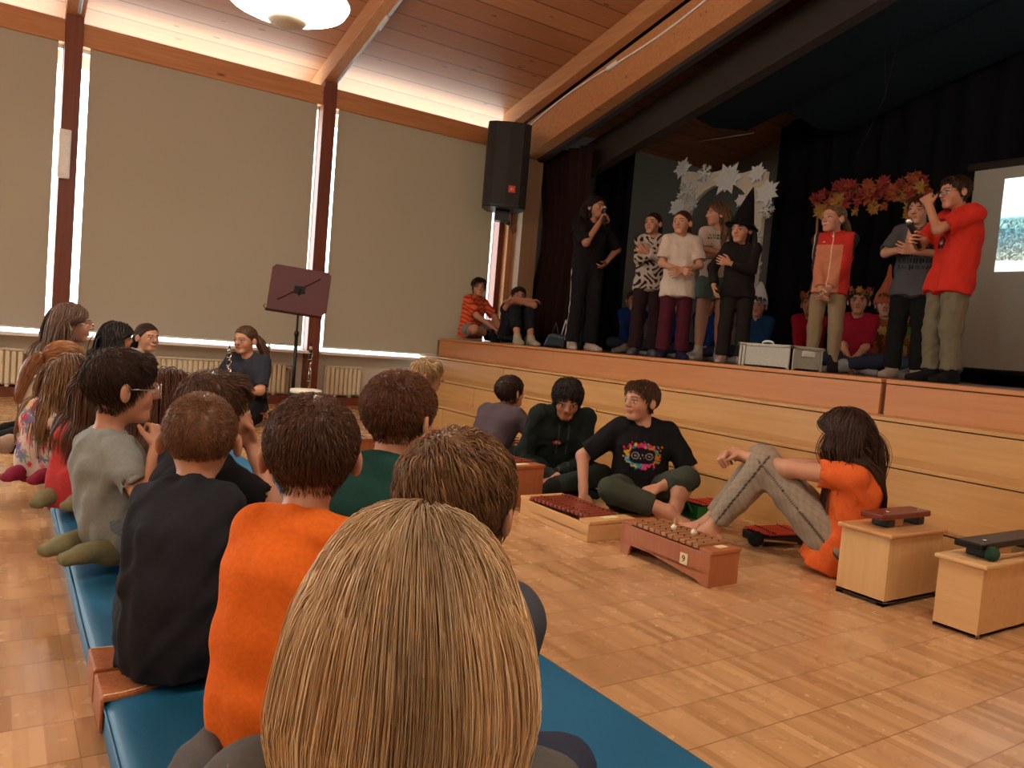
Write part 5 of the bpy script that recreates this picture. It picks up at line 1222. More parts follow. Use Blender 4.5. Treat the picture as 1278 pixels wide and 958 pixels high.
def p_redtee(x, z, y, C):
    for a, b_, r_ in ((.02, -.05, .035), (.04, -.08, .025), (0, -.09, .02)): C[(y > 0) & (np.abs(np.hypot(x - a, z - b_) - r_ * .6) < r_ * .25)] = (.03, .03, .05)
    C[(y > 0) & (np.hypot(x - .03, z + .065) < .012)] = (.6, .58, .55); return C
def leg_stripe(col, w=.012, side=1):
    def fn(V, J, C):
        for n, sd in (('R', 1), ('L', -1)):
            g = J['leg' + n]
            for a, b_ in ((g['H'], g['K']), (g['K'], g['A'])):
                u = nrm(b_ - a); rel = V - a; t = rel @ u; L = np.linalg.norm(b_ - a); lat = nrm(J['fP'] @ A3(sd, 0, 0) - u * ((J['fP'] @ A3(sd, 0, 0)) @ u)); fw = np.cross(u, lat)
                p = rel - np.outer(t, u); ok = (t > -.05) & (t < L + .03) & (np.linalg.norm(p, axis=1) < .12); C[ok & (np.abs(p @ fw) < w) & (p @ lat > .02)] = col
        return C
    return fn
def sweat(V, J, C):
    g = np.sin(V @ A3(160, 90, 40)) * np.sin(V @ A3(60, -150, 110)); C = C * (1 + .12 * g[:, None])
    return leg_stripe((.05, .045, .04), .004)(V, J, C)
def denim(V, J, C): return C * (1 + .15 * np.sin(V @ A3(300, 200, 500))[:, None])

DARK = (.018, .018, .022)
BR = dict(col=(.065, .028, .014), col2=(.20, .095, .045))
DB = dict(col=(.028, .014, .009), col2=(.09, .045, .025))
BK = dict(col=(.010, .007, .006), col2=(.04, .025, .02))
BL = dict(col=(.56, .35, .16), col2=(.92, .70, .42))
MB_ = dict(col=(.13, .062, .026), col2=(.42, .24, .10))
def hair(base, **k): d = dict(base); d.update(k); return d
R_ = lambda x, y, z, **k: dict(hand=(x, y, z), **k)
Mz = .084
knee_arms = dict(armR=R_(.07, .25, .02, palm=(0, 0, -1), curl=.25), armL=R_(-.07, .25, .02, palm=(0, 0, -1), curl=.25))

# ---- audience on the mats, nearest first
person('blond child with long straight hair, back to the viewer, nearest of the audience', (512, 772), .70, yaw=-28, seat=Mz, q=.006, fq=.004, H=1.12, wide=1.1, head=.198, pose='cross', lean=10, bend=14, hp=2, tmin=.6,
       hair=hair(BL, style='long', len=.40, n=21000, w=.00052, ns=26, var=.09, band=.45, gather=.38, tuck=.14, cv=.22, ob=.004, wave=.05, hl=.9, th=.006, radial=True, crown=(.012, .015, .105), root=.85, clump=.5, nclump=120, swirl=.12, front=.01), garments=[shirt((.10, .095, .09), sleeve=1.9, hem=.1, amp=.003), legs((.05, .06, .09))], **knee_arms)
person('boy in a bright orange t-shirt seen from behind, short brown hair, ears sticking out', (388, 567), 1.40, yaw=-52, face=-18, seat=Mz, q=.006, fq=.0042, H=1.12, wide=.8, head=.205, pose='heels', lean=10, bend=9, pz=.17, tmin=.6, legR=((.09, .25, -.12), (.085, -.06, -.135), (-.1, -1, -.2), (0, -.25, 1)), legL=((-.09, .25, -.12), (-.085, -.06, -.135), (.1, -1, -.2), (0, -.25, 1)),
       armL=R_(-.06, .22, .03, palm=(0, 0, -1), curl=.3), armR=R_(.12, .26, .02),
       hair=hair(BR, style='short', len=.032, n=8000, w=.0009, jit=.05, th=.008, nape=-.06, clump=.12), garments=[shirt((.74, .15, .018), sleeve=1.3, hem=.12, infl=.016, amp=.005, neck=.052, waist=1.1, q=.006), legs((.03, .03, .035)), dict(kind='socks', col=(.1, .1, .1), infl=.004)])
person('boy with wavy dark blond hair just beyond the long-haired blond child', (570, 628), 1.14, yaw=-44, face=-50, seat=Mz, q=.006, fq=.0042, H=1.12, wide=1.08, head=.205, pose='cross', lean=10, bend=10, tmin=.6, hp=4,
       hair=hair(MB_, style='short', len=.06, n=6500, w=.0010, jit=.08, th=.012, swirl=.6, nape=-.066, clump=.5, crown=(-.015, -.03, .1)), garments=[shirt((.06, .065, .08), sleeve=1.9, hem=.08), legs((.04, .05, .08))], **knee_arms)
person('boy with short reddish brown hair in a dark green top, looking right', (500, 520), 1.86, yaw=-50, face=-62, seat=Mz, q=.007, fq=.0045, H=1.12, wide=.84, head=.205, pose='cross', lean=8, bend=8, tmin=.6,
       hair=hair(BR, col=(.095, .034, .014), col2=(.26, .11, .05), style='short', len=.024, n=7000, w=.0010, jit=.2, th=.010, clump=.15), garments=[shirt((.014, .055, .045), sleeve=1.9, hem=.08, collar=.02), legs((.03, .03, .04))], **knee_arms)
person('boy with cropped hair in a dark grey sweatshirt sitting on the blue mat edge', (250, 548), 1.74, yaw=-36, face=-18, seat=Mz, q=.007, fq=.0045, H=1.12, wide=.72, head=.205, pose='cross', lean=10, bend=16, tmin=.6,
       armL=R_(-.03, .24, .04, pole=(.05, -.3, -1)), armR=R_(.05, .25, .04, pole=(-.05, -.3, -1)),
       hair=hair(MB_, col=(.15, .065, .028), col2=(.34, .18, .09), style='crop', len=.012, n=8000, w=.0008, th=.003, clump=.1), garments=[shirt((.022, .024, .03), sleeve=1.95, hem=.13, infl=.015, amp=.007, q=.007, waist=1.1), legs((.02, .022, .03)), dict(kind='socks', col=(.03, .03, .035), infl=.004)])
person('boy in a black t-shirt with a hand to his chin behind the cropped-haired boy', (270, 512), 2.12, yaw=-70, face=-72, seat=Mz, q=.007, fq=.005, H=1.12, wide=.84, head=.205, pose='cross', lean=10, bend=8, tmin=.6, hp=-2,
       armR=dict(hand=(0, 0, 0), head=(.045, .085, -.10), pole=(.5, .3, -1), palm=(-.2, -.6, .3), curl=.75), armL=R_(-.1, .24, .02),
       hair=hair(BR, style='short', len=.04, n=4000, w=.0012, jit=.14, th=.010, bangs=250), garments=[shirt((.012, .012, .014), sleeve=.8, hem=.1), legs((.03, .03, .04))])
person('boy in a light grey t-shirt with glasses, in profile, kneeling with one fist raised', (152, 483), 2.32, yaw=-68, face=-84, seat=Mz, q=.007, fq=.0045, H=1.12, wide=.72, head=.215, pose='heels', lean=-9, bend=4, pz=.17, neckl=1.5, shrug=-.02, tmin=.6, glasses='steel', lens=.024,
       armR=R_(.20, .03, .29, pole=(.9, -.2, -1), palm=(-1, .2, .1), curl=.9), armL=R_(-.08, .22, .05),
       hair=hair(DB, style='short', len=.045, n=6000, w=.0011, jit=.05, th=.010, bangs=700, blen=.05, swirl=.2, clump=.2, crown=(0, -.06, .09)), garments=[shirt((.27, .30, .29), sleeve=.7, hem=.12, infl=.014, amp=.006, waist=1.05, paint=prints(lambda x, z, y, C: (C.__setitem__((y > 0.02) & (np.sin(x * 60) * np.sin(z * 55) > .25), (.5, .33, .1)), C)[1])), legs((.16, .22, .26), paint=denim), dict(kind='socks', col=(.2, .19, .1), infl=.005, up=.35)])
person('child with long brown hair in a maroon top, behind the boy with glasses', (213, 497), 2.85, yaw=-62, face=-78, seat=Mz, q=.008, H=1.12, wide=.84, head=.205, pose='cross', lean=8, tmin=.6,
       hair=hair(BR, col=(.075, .024, .012), style='bob', len=.12, n=1500, w=.0022), garments=[shirt((.17, .02, .025), sleeve=1.9, hem=.08), legs((.03, .03, .05))], **knee_arms)
person('child with long brown hair in a coral red t-shirt, leaning forward on the mat', (134, 488), 3.0, yaw=-38, face=-72, seat=Mz, q=.008, H=1.12, wide=.84, head=.205, pose='heels', lean=14, bend=8, pz=.15, tmin=.6,
       hair=hair(BR, style='bob', len=.14, n=1800, w=.002), garments=[shirt((.50, .055, .055), sleeve=.7, hem=.14, infl=.018, paint=prints(p_backlabel)), legs((.36, .20, .12)), dict(kind='socks', col=(.2, .19, .1), infl=.005)], **knee_arms)
person('girl with tousled light brown hair in a white hoodie printed with pink and teal stars', (92, 481), 3.35, yaw=-40, face=-72, seat=Mz, q=.008, H=1.12, wide=.84, head=.205, pose='heels', lean=8, bend=10, pz=.16, tmin=.6, hp=10,
       hair=hair(MB_, col=(.15, .075, .035), style='long', len=.22, n=2000, w=.0024, wave=.12), garments=[shirt((.62, .55, .50), sleeve=1.95, hem=.1, infl=.024, hood=True, paint=prints(p_stars)), legs((.50, .48, .40)), dict(kind='socks', col=(.28, .03, .07), infl=.005)], **knee_arms)
person('girl with a reddish blond ponytail in a plain cream hoodie, beside the woman in purple', (82, 452), 3.9, yaw=-42, face=-76, seat=Mz, q=.008, H=1.12, wide=.84, head=.205, pose='heels', lean=7, bend=8, pz=.16, tmin=.6, hp=8,
       legL=((-.13, .28, -.12), (-.17, -.12, -.13), (-.3, -1, -.25), (0, -.25, 1)),
       hair=hair(MB_, col=(.26, .10, .035), col2=(.5, .26, .11), style='tail', len=.26, n=1500, w=.0024, fat=1.5, tie=(.02, .02, .03)), garments=[shirt((.56, .46, .36), sleeve=1.95, hem=.08, infl=.024, hood=True), legs((.015, .015, .02)), dict(kind='socks', col=(.5, .4, .33), infl=.004)], **knee_arms)
person('woman with glasses and long brown hair in a dark purple jumper, kneeling', (90, 403), 4.7, yaw=-78, face=-88, seat=0., q=.009, fq=.005, H=1.66, head=.23, pose='heels', lean=9, bend=6, pz=.17, tmin=.6, glasses='chrome', mouth='smile', lens=.022, 
       skin=(.5, .25, .17), hair=hair(BR, col=(.10, .05, .028), col2=(.30, .2, .13), style='long', len=.46, n=2600, w=.0028, wave=.04, part=-.01), garments=[shirt((.032, .008, .022), sleeve=1.95, hem=.08, infl=.016), legs((.012, .014, .016)), dict(kind='socks', col=(.02, .02, .02), infl=.005)], armR=R_(.14, .32, .02), armL=R_(-.1, .32, .02))
person('girl with long dark hair seen from behind near the window wall', (147, 421), 5.3, yaw=-62, face=-66, seat=0., q=.010, H=1.35, head=.205, pose='cross', lean=16, bend=10, tmin=.6,
       hair=hair(BK, style='long', len=.34, n=1200, w=.0032), garments=[shirt((.03, .03, .035), sleeve=1.9, hem=.06), legs((.03, .03, .05))], **knee_arms)
person('girl with tied-back dark hair in a pale grey top, smiling over her shoulder', (184, 421), 5.95, yaw=-120, face=-152, seat=0., q=.010, fq=.005, H=1.35, head=.205, pose='cross', lean=6, tmin=.6, mouth='smile',
       hair=hair(DB, style='tail', len=.2, n=1100, w=.003, front=-.004), garments=[shirt((.42, .42, .42), sleeve=1.9, hem=.06, hood=True), legs((.03, .03, .05))], **knee_arms)

# ---- musicians
pc = person('girl in a dark t-shirt kneeling by the window with a clarinet', (306, 424), 6.15, yaw=142, face=128, seat=0., q=.009, fq=.005, H=1.42, head=.215, pose='heels', lean=4, bend=4, tmin=.6, hp=4,
       armR=R_(.08, .22, .03, pole=(1, -.3, -.6), palm=(-.6, .3, .2), curl=.6), armL=R_(.02, .24, .07, pole=(-1, -.3, -.5), palm=(.5, .6, 0), curl=.6),
       hair=hair(BR, col=(.08, .04, .022), style='tail', len=.36, n=1300, w=.003, fat=1.6, taildir=(-.5, -.5, -.3)), garments=[shirt((.035, .04, .055), sleeve=.85, hem=.08), legs((.012, .012, .014))])
cp = pc['world'](pc['P'] + A3(.045, .265, .02) * pc['s'])
t = thing('clarinet', 'black clarinet held upright by the kneeling girl', 'clarinet', (cp[0], cp[1], cp[2] - .14)); clarinet_parts(t, .56)
person('blond boy in profile sitting at the foot of the wooden steps near the radiator', (534, 468), 5.05, yaw=-95, face=-118, seat=0., q=.009, fq=.005, H=1.3, head=.205, pose='cross', lean=14, bend=10, tmin=.6,
       hair=hair(BL, col=(.28, .16, .06), style='short', len=.075, n=1400, w=.0026, jit=.1, th=.016, bangs=150), garments=[shirt((.10, .06, .045), sleeve=1.9, hem=.08), legs((.13, .12, .085))], armR=R_(.1, .25, -.0), armL=R_(-.1, .25, 0))
person('boy in a grey-purple t-shirt turned away, sitting next to the dark hoodie', (637, 489), 4.95, yaw=-72, face=-82, seat=0., q=.008, fq=.005, H=1.36, head=.205, pose='cross', lean=30, bend=8, tmin=.6, hp=-10,
       legR=((.22, .3, .04), (-.02, .33, -.03), (-1, .3, -.1), (0, -.5, -1)), armR=R_(.16, .36, .16, pole=(1, -.2, -.6), palm=(0, 0, -1)), armL=R_(-.1, .32, .05),
       hair=hair(DB, style='short', len=.045, n=1800, w=.0022, jit=.07), garments=[shirt((.085, .065, .075), sleeve=.9, hem=.1, infl=.016), legs((.05, .065, .075), paint=denim)])
person('dark-haired boy in a dark green hoodie looking down at the xylophone', (708, 497), 4.35, yaw=152, face=148, seat=0., q=.008, fq=.0045, H=1.42, head=.21, pose='cross', lean=24, bend=12, tmin=.6, hp=24, skin=(.44, .215, .125),
       armR=R_(.13, .25, -.04, pole=(.5, -.6, -.4), palm=(0, 0, -1), curl=.35), armL=R_(.03, .28, .0, pole=(-.7, -.3, -.5), palm=(.2, 0, -1), curl=.5),
       hair=hair(BK, style='short', len=.06, n=2200, w=.002, jit=.06, th=.013, bangs=600, blen=.062), garments=[shirt((.014, .02, .018), sleeve=1.95, hem=.1, infl=.02, amp=.007, hood=True, paint=prints(p_logo)), legs((.028, .038, .034)), dict(kind='socks', col=(.02, .02, .02), infl=.005)])
person('boy in a black t-shirt with colourful paint-splatter print, head turned left', (800, 500), 4.08, yaw=142, face=92, seat=0., q=.0062, fq=.0045, H=1.4, head=.205, pose='cross', lean=4, bend=4, tmin=.6, brow=(.09, .05, .03),
       legL=((-.21, .22, .11), (-.17, .24, -.02), (.3, 1, -.2), (0, -.3, -1)), legR=((.16, .30, .04), (-.12, .36, -.03), (-1, .5, -.1), (0, -.5, -1)),
       armR=R_(.29, .12, -.03, pole=(1, -.6, .1), palm=(0, 0, -1), curl=.2), armL=R_(-.09, .20, .06, pole=(-1, -.3, -.3), palm=(.3, 0, -1), curl=.6),
       hair=hair(BR, style='short', len=.038, n=2400, w=.0018, jit=.05, th=.011, bangs=400, blen=.04), garments=[shirt((.011, .011, .013), sleeve=.86, hem=.12, infl=.016, q=.0045, paint=prints(p_splatter), vneck=1.3, flare=.012), legs((.048, .058, .042), toR=1.75, toL=1.06, infl=.014)])
person('girl with long dark brown hair in an orange t-shirt hugging her knees on the floor', (1054, 541), 3.3, yaw=30, twist=6, face=-14, seat=0., q=.007, fq=.0045, H=1.44, head=.215, pose='kneesup', lean=-4, bend=16, tmin=.6, hp=4,
       legR=((.10, .33, .29), (.09, .54, -.035), (.05, 1, 0), (0, 0, -1)), legL=((-.06, .30, .29), (-.05, .50, -.035), (-.1, 1, 0), (0, 0, -1)),
       armR=R_(.03, .41, .295, pole=(1, .1, -.3), palm=(-.4, 0, -1), curl=.85), armL=R_(-.02, .39, .305, pole=(-1, .1, -.25), palm=(.3, -.2, -1), curl=.8),
       hair=hair(DB, col=(.035, .016, .010), col2=(.11, .05, .03), style='long', len=.40, n=3200, w=.0016, wave=.06, gather=.3, sides=0), garments=[shirt((.68, .13, .03), sleeve=.52, hem=.12, infl=.014, amp=.006), legs((.30, .25, .19), to=1.85, infl=.013, paint=sweat)])

# ---- on the stage
def stander(label, pix, D, **k):
    H = (at(*pix, D)[2] - ST) / .928; return person(label, pix, D, seat=ST, pose='stand', H=H, q=.009, fq=.0055, **k)
ja = lambda c, **k: legs(c, **k)
wm = stander('woman in black with a white side stripe on her trousers speaking into a microphone', (744, 259), 7.75, yaw=162, face=186, head=.215, neckl=1., lean=0, bend=2, skin=(.42, .20, .125), mouth='open',
       armR=dict(hand=(0, 0, 0), head=(.045, .10, -.165), pole=(.8, -.1, -1), palm=(-.6, .3, .3), curl=.85), armL=R_(-.15, .02, .10, pole=(-1, -.3, .0), palm=(.8, .2, 0), curl=.45, dir=(.6, .5, -.5)),
       hair=hair(BK, style='long', len=.26, n=1500, w=.0032, wave=.35), garments=[shirt((.012, .011, .013), sleeve=.95, hem=.0, infl=.018, flare=.012), ja((.013, .013, .016), infl=.012, flare=.035, paint=leg_stripe((.55, .55, .55), .008)), dict(kind='shoes', col=(.5, .44, .38), infl=.009)])
mic_d = nrm(A3(.0, .35, .9))
def microphone(label, tip, d, group=None):
    t = thing('microphone', label, 'microphone', tip); d = Vector(d).normalized()
    MB().lathe([(.001, .024), (.014, .02), (.022, .006), (.024, -.004), (.021, -.018)], n=16, axis=d).build('grille_head', 'steel', t, smooth=True)
    MB().lathe([(.022, -.018), (.0225, -.024), (.019, -.032), (.0145, -.19), (.001, -.195)], n=16, axis=d).build('handle', 'black', t, smooth=True)
hp_ = wm['world'](wm['R']['W'] + wm['R']['hd'] * .06 + wm['R']['n'] * .03); fc_ = wm['world'](wm['Hc'] + wm['Rh'] @ A3(0, .12, -.07)); dv = nrm(nrm(fc_ - hp_) + A3(0, 0, .6)); microphone('black microphone held to the mouth of the woman in black', hp_ + dv * .13, dv)
stander('girl in a black and white patterned top with folded arms', (815, 279), 7.6, yaw=138, face=108, head=.205, lean=0, lip=(.4, .14, .12),
       armR=R_(-.06, .15, .33, pole=(.8, .2, -1), palm=(0, -1, .3), curl=.5), armL=R_(.05, .17, .30, pole=(-.8, .2, -1), palm=(0, -1, .3), curl=.5),
       hair=hair(DB, style='tail', len=.2, n=1000, w=.003), garments=[shirt((.50, .44, .38), sleeve=1.9, hem=.06, infl=.018, q=.007, paint=prints(p_leopard)), ja((.030, .016, .018), infl=.014, flare=.03), dict(kind='shoes', col=(.12, .12, .14), infl=.009)])
stander('girl in a plain white t-shirt and maroon trousers, hands clasped at her waist', (851, 278), 6.8, yaw=138, face=112, head=.205, lean=0,
       armR=R_(.0, .16, .14, pole=(.9, -.3, -.5), palm=(-.3, -1, 0), curl=.5), armL=R_(-.02, .17, .13, pole=(-.9, -.3, -.5), palm=(.3, -1, 0), curl=.5),
       hair=hair(BR, style='tail', len=.2, n=1000, w=.003), garments=[shirt((.60, .53, .45), sleeve=.8, hem=.12, infl=.02, flare=.016), ja((.075, .014, .026), infl=.012, flare=.025), dict(kind='shoes', col=(.02, .02, .05), infl=.008)])
stander('girl in teal shorts and a white printed t-shirt with crossed arms, looking left', (895, 268), 7.1, yaw=128, face=66, head=.205, lean=0,
       armR=R_(-.13, .13, .25, pole=(.9, .2, -.7), palm=(0, -1, 0), curl=.35), armL=R_(.12, .15, .28, pole=(-.9, .2, -.7), palm=(0, -1, 0), curl=.35),
       hair=hair(BR, col=(.10, .045, .022), col2=(.42, .25, .13), style='long', len=.22, n=1200, w=.003, wave=.1), garments=[shirt((.55, .50, .44), sleeve=.75, hem=.03, infl=.016, flare=.012, paint=p_text_rows((.03, .03, .04), (.09, .065), size=.018)), ja((.11, .17, .15), to=.45, infl=.02, flare=.02), dict(kind='socks', col=(.5, .45, .40), infl=.006, up=.25)])
wi = stander('child in a dark top and trousers wearing a tall black pointed hat', (925, 287), 6.45, yaw=132, face=104, head=.205, lean=0, hp=4,
       armR=R_(.23, .06, .04, pole=(.6, -.5, 0), palm=(-1, .2, 0), curl=.35), armL=R_(.10, .15, .26, pole=(-.9, .1, -.8), palm=(0, -1, .2), curl=.4),
       hair=hair(BK, style='bob', len=.1, n=500, w=.003), garments=[shirt((.016, .014, .014), sleeve=1.9, hem=.06, infl=.016, vneck=1.5), ja((.018, .016, .015), infl=.014, flare=.02), dict(kind='socks', col=(.42, .3, .24), infl=.005)])
hm = MB(); hc_ = wi['Hc'] + wi['Rh'] @ A3(0, -.005, .03); tv = Vector((wi['Rh'] @ A3(-.12, -.26, 1)))
hm.lathe([(.135, -.012), (.14, -.006), (.13, .0), (.1, .012), (.086, .06), (.062, .15), (.038, .235), (.015, .31), (.001, .345)], tuple(hc_), 28, tv); hm.build('pointed_hat', 'blackcloth', wi['root'], smooth=True)
stander('girl in a red, salmon and black zip jacket with her hands clasped in front', (1040, 273), 5.95, yaw=112, face=82, head=.205, lean=-2, mouth='smile',
       armR=R_(.03, .13, -.06, pole=(.9, -.5, 0), palm=(-1, -.3, 0), curl=.4), armL=R_(-.01, .14, -.07, pole=(-.9, -.5, 0), palm=(1, -.3, 0), curl=.4),
       hair=hair(MB_, col=(.16, .085, .04), style='tail', len=.26, n=1100, w=.0028, front=-.004), garments=[shirt((.028, .026, .027), sleeve=1.92, hem=.05, infl=.016, collar=.045, q=.006, paint=prints(p_jacket)), ja((.27, .2, .12), infl=.006), dict(kind='socks', col=(.014, .012, .014), infl=.007, up=.3)])
stander('boy in a dark grey printed t-shirt holding both hands before his chest', (1148, 262), 5.75, yaw=112, face=95, head=.205, lean=0, hp=6, hr=-6,
       armR=R_(.03, .26, .28, pole=(.9, .1, -.8), palm=(-.7, -.6, 0), curl=.3, fing=[.0, .05, .7, .8], dir=(-.15, .25, 1)), armL=R_(-.02, .27, .25, pole=(-.9, .1, -.8), palm=(.3, -.6, .3), curl=.35, dir=(.9, .3, .2)),
       hair=hair(BR, style='short', len=.05, n=1300, w=.0024, bangs=200, th=.012), garments=[shirt((.085, .09, .10), sleeve=.9, hem=.07, infl=.018, flare=.012, q=.006, paint=p_text_rows((.012, .012, .015), (.0, -.06, -.11, -.16), size=.045, x0=-.12, x1=.12, seed=6)), ja((.012, .012, .013), infl=.014, flare=.016), dict(kind='shoes', col=(.36, .31, .27), infl=.012)])
rb = stander('boy in a red t-shirt and khaki trousers with glasses, touching his face', (1192, 240), 5.05, yaw=66, face=62, head=.205, lean=-2, glasses='black', hp=6, lens=.023,
       armL=dict(hand=(0, 0, 0), head=(.05, .145, -.075), pole=(-.2, .6, -1), palm=(.5, -.7, 0), curl=.7), armR=R_(.06, .27, .26, pole=(1, .0, -1), palm=(-.8, .2, 0), curl=.8),
       hair=hair(DB, style='short', len=.035, n=1300, w=.0022, bangs=150, blen=.03), garments=[shirt((.58, .035, .022), sleeve=.78, hem=.1, infl=.026, flare=.016, amp=.006, paint=prints(p_redtee)), ja((.17, .15, .10), infl=.018, flare=.014, amp=.006, to=1.9, wf=70), dict(kind='shoes', col=(.012, .012, .013), infl=.012, up=.25)])
hp_ = rb['world'](rb['R']['W'] + rb['R']['hd'] * .06 + rb['R']['n'] * .03); dv = nrm(A3(-.55, .25, 1)); microphone('black microphone with a shiny head held by the boy in the red t-shirt', hp_ + dv * .12, dv)

# ---- two boys sitting on the stage edge
person('boy in an orange-red patterned jersey sitting on the left stage edge', (597, 358), 8.9, yaw=200, face=165, seat=ST, q=.009, fq=.006, H=1.38, head=.21, pose='cross', lean=8, bend=6, tmin=.6, mouth='smile',
       legL=((-.22, .22, .11), (-.02, .33, -.03), (.5, 1, -.1), (0, -.3, -1)), armR=R_(.05, .36, .06, pole=(1, .0, -.4), palm=(0, 0, -1), curl=.3), armL=R_(-.12, .36, .05, pole=(-1, 0, -.3), palm=(0, 0, -1), curl=.3),
       hair=hair(DB, style='short', len=.06, n=1000, w=.003, bangs=150), garments=[shirt((.72, .17, .05), sleeve=.85, hem=.08, infl=.016, q=.007, paint=prints(p_jersey)), legs((.26, .27, .28), to=.8, infl=.014), dict(kind='socks', col=(.012, .012, .012), infl=.006, up=.4)])
person('boy in a navy sleeveless top with arms folded on his knees', (647, 370), 8.45, yaw=168, face=160, seat=ST, q=.009, fq=.006, H=1.36, head=.205, pose='kneesup', lean=16, bend=10, tmin=.6, skin=(.48, .24, .15),
       armR=R_(-.07, .27, .385, pole=(1, .1, -.1), palm=(0, 0, -1), curl=.3), armL=R_(.09, .30, .36, pole=(-1, .1, -.1), palm=(0, 0, -1), curl=.3),
       hair=hair(DB, style='short', len=.04, n=900, w=.003, bangs=120), garments=[shirt((.016, .018, .028), sleeve=.25, hem=.06, infl=.014), legs((.014, .016, .022), to=1.6, infl=.016), dict(kind='shoes', col=(.42, .40, .30), infl=.010)])

# ---- children sitting at the back of the stage
def sitter(label, px, X, col, hr, yaw=118, hgt=.60, hat=None, leg=(.03, .04, .07), py=None, **k):
    pw = un(px, 430, 0, X); D = (M_CAM @ (np.array([pw[0], pw[1], ST + hgt]) - CAM))[2]; g = M_CAM @ (np.array([pw[0], pw[1], ST + hgt]) - CAM)
    pix = (CX + F_PX * g[0] / g[2], CY - F_PX * g[1] / g[2])
    k.setdefault('armR', R_(.02, .24, .0, palm=(0, 0, -1), curl=.5)); k.setdefault('armL', R_(-.02, .25, .02, palm=(0, 0, -1), curl=.5))
    J = person(label, pix, g[2], yaw=yaw, seat=ST, q=.011, fq=.0065, H=1.25, head=.2, pose='cross', lean=8, tmin=.6, hair=hair(hr, style='short', len=.05, n=500, w=.004, bangs=80), garments=[shirt(col, sleeve=k.pop('slv_len', 1.9), hem=.08, infl=.016), legs(leg), dict(kind='shoes', col=(.3, .3, .3), infl=.008)], **k)
    if hat: hat(J)
    return J
BLU = (.012, .035, .16)
sitter('child in a blue top and jeans sitting behind the woman with the microphone', 786, 5.9, BLU, BR, 140)
sitter('child in blue sitting between the patterned top and the white t-shirt', 829, 6.38, BLU, DB, 130)
sitter('child in blue sitting behind the girl in teal shorts', 880, 6.2, BLU, DB, 125)
def tall_hat(J):
    c = J['Hc'] + J['Rh'] @ A3(0, -.01, .035); MB().lathe([(.086, -.02), (.09, 0), (.08, .06), (.055, .13), (.02, .2), (.001, .21)], tuple(c), 20, Vector(J['Rh'] @ A3(0, -.1, 1))).build('white_hat', 'snow', J['root'], smooth=True)
sitter('child in blue with a tall white paper hat sitting near the grey crate', 941, 6.15, (.012, .05, .13), DB, 120, hat=tall_hat, hgt=.57)
RED = (.30, .012, .03)
def leaf_crown(J):
    m_ = MB(); h = J['hs']; W = lambda *p: J['Hc'] + J['Rh'] @ (A3(*p) * h)
    m_.lathe([(.088, .05), (.09, .055), (.09, .082), (.087, .084)], tuple(J['Hc'] + J['Rh'] @ A3(0, -.01, 0)), 22, Vector(J['Rh'] @ A3(0, 0, 1))); o = m_.build('leaf_crown', 'leafyellow', J['root'], smooth=True)
    for i, a in enumerate(np.linspace(0, 2 * PI, 9)[:-1]):
        m2 = MB(); c, s_ = math.cos(a), math.sin(a); q = W(.094 * c, -.01 + .098 * s_, .09)
        pts = [(0.032 * (1 if j % 2 == 0 else .6) * math.cos(b_), .034 * (1 if j % 2 == 0 else .6) * math.sin(b_)) for j, b_ in enumerate(np.linspace(0, 2 * PI, 13)[:-1])]
        t_ = J['Rh'] @ A3(-s_, c, 0); u_ = J['Rh'] @ A3(0, 0, 1); o_ = J['Rh'] @ A3(c, s_, 0); n_ = len(pts)
        m2.add([q + t_ * p + u_ * z for p, z in pts] + [q + t_ * p + u_ * z + o_ * .004 for p, z in pts], [tuple(range(n_))[::-1], tuple(range(n_, 2 * n_))] + [(k, (k + 1) % n_, n_ + (k + 1) % n_, n_ + k) for k in range(n_)]); m2.build('leaf', ('leafred', 'leaforange', 'leafyellow')[i % 3], o)
sitter('child in red with a leaf crown, half hidden behind the girl in the zip jacket', 1006, 6.25, RED, MB_, 115, hat=leaf_crown)
sitter('child in a red t-shirt with a leaf crown, hands clasped, seated at the stage back', 1066, 5.72, RED, DB, 120, hat=leaf_crown, slv_len=.9, hgt=.58)
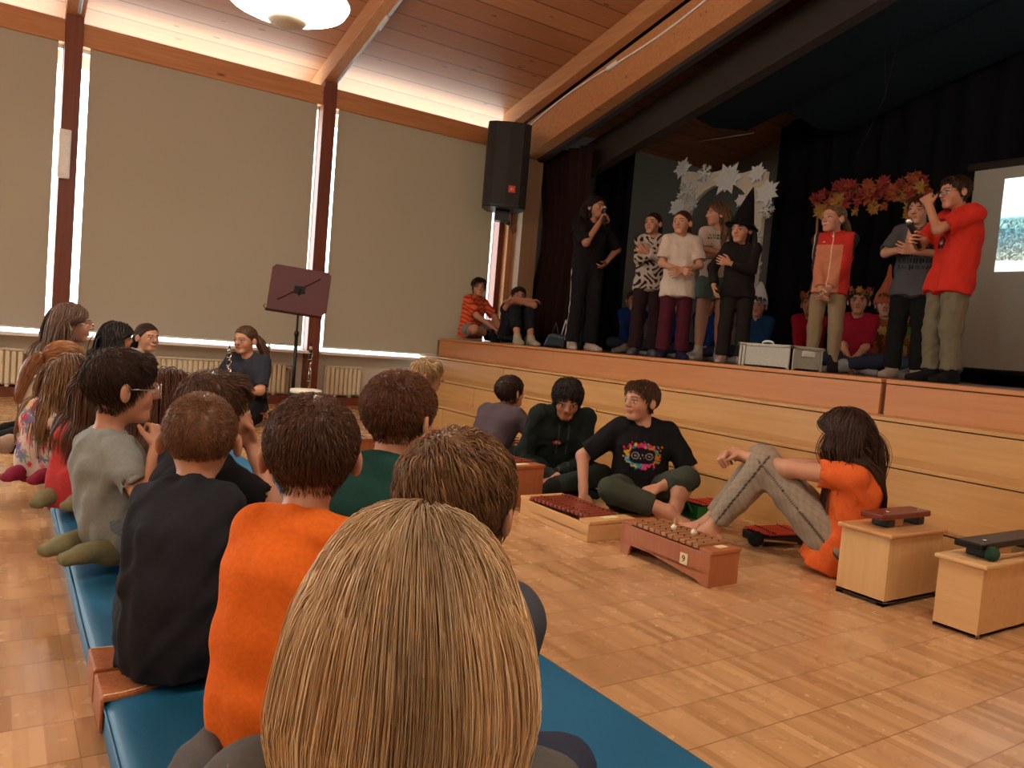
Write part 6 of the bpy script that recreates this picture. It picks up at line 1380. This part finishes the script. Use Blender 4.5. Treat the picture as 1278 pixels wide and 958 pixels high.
def leaf_cape(J):
    W = lambda *p: J['Hc'] + J['Rh'] @ A3(*p)
    o = MB().lathe([(.10, -.03), (.098, .0), (.085, .06), (.055, .12), (.02, .22), (.012, .3), (.001, .32)], tuple(W(0, -.01, .03)), 20, Vector(J['Rh'] @ A3(.0, -.1, 1))).build('pointed_leaf_hat', 'leaforange', J['root'], smooth=True)
    R2 = random.Random(9)
    for i in range(46):
        a = R2.uniform(-.2, PI + .2); z = R2.uniform(-.30, .08); q = J['C'] + J['fC'] @ A3(.2 * math.cos(a) * (1 - .6 * max(0, z)), .125 * math.sin(a) + .02, z); pts = [(.045 * (1 if j % 2 == 0 else .6) * math.cos(b_), .045 * (1 if j % 2 == 0 else .6) * math.sin(b_)) for j, b_ in enumerate(np.linspace(0, 2 * PI, 13)[:-1])]
        o_ = nrm(A3(math.cos(a), math.sin(a), R2.uniform(-.3, .4))); t_ = nrm(np.cross(o_, A3(0, 0, 1))); u_ = np.cross(t_, o_); n_ = len(pts); m2 = MB()
        m2.add([q + t_ * p + u_ * zz for p, zz in pts] + [q + t_ * p + u_ * zz + o_ * .004 for p, zz in pts], [tuple(range(n_))[::-1], tuple(range(n_, 2 * n_))] + [(k, (k + 1) % n_, n_ + (k + 1) % n_, n_ + k) for k in range(n_)]); m2.build('leaf', ('leafred', 'leaforange', 'leafyellow', 'leaforange')[i % 4], J['root'])
sitter('child in a costume of orange leaves with a pointed red-orange hat', 1100, 6.22, (.2, .07, .02), MB_, 118, hat=leaf_cape)
sitter('child in dark red and jeans sitting behind the boy in khaki trousers', 1160, 6.1, (.16, .02, .025), DB, 110, leg=(.05, .08, .11))
# ------------------------------------------------------------------ daylight and view
w = bpy.data.worlds.new('daylight'); SC.world = w; w.use_nodes = True; nt = w.node_tree; bg = nt.nodes['Background']
tc = N(nt, 'TexCoord'); sp_ = N(nt, 'SeparateXYZ'); nt.links.new(tc.outputs['Generated'], sp_.inputs[0])
rp = ramp(nt, [(.0, (.85, .95, .95)), (.48, (.85, .95, .95)), (.55, (.95, 1, 1)), (1, (.8, .93, 1))]); nt.links.new(math_n(nt, 'MULTIPLY_ADD', sp_.outputs[2], .5, .5), rp.inputs[0])
nt.links.new(rp.outputs[0], bg.inputs['Color']); bg.inputs['Strength'].default_value = 9.0
vs = SC.view_settings; SC.display_settings.display_device = 'sRGB'; vs.view_transform = 'Standard'; vs.look = 'None'; vs.exposure = 0.28; vs.gamma = 1; vs.use_curve_mapping = False
SC.cycles.use_denoising = True; SC.cycles.max_bounces = 8; SC.cycles.diffuse_bounces = 4; SC.cycles.transparent_max_bounces = 12; SC.cycles.sample_clamp_indirect = 6
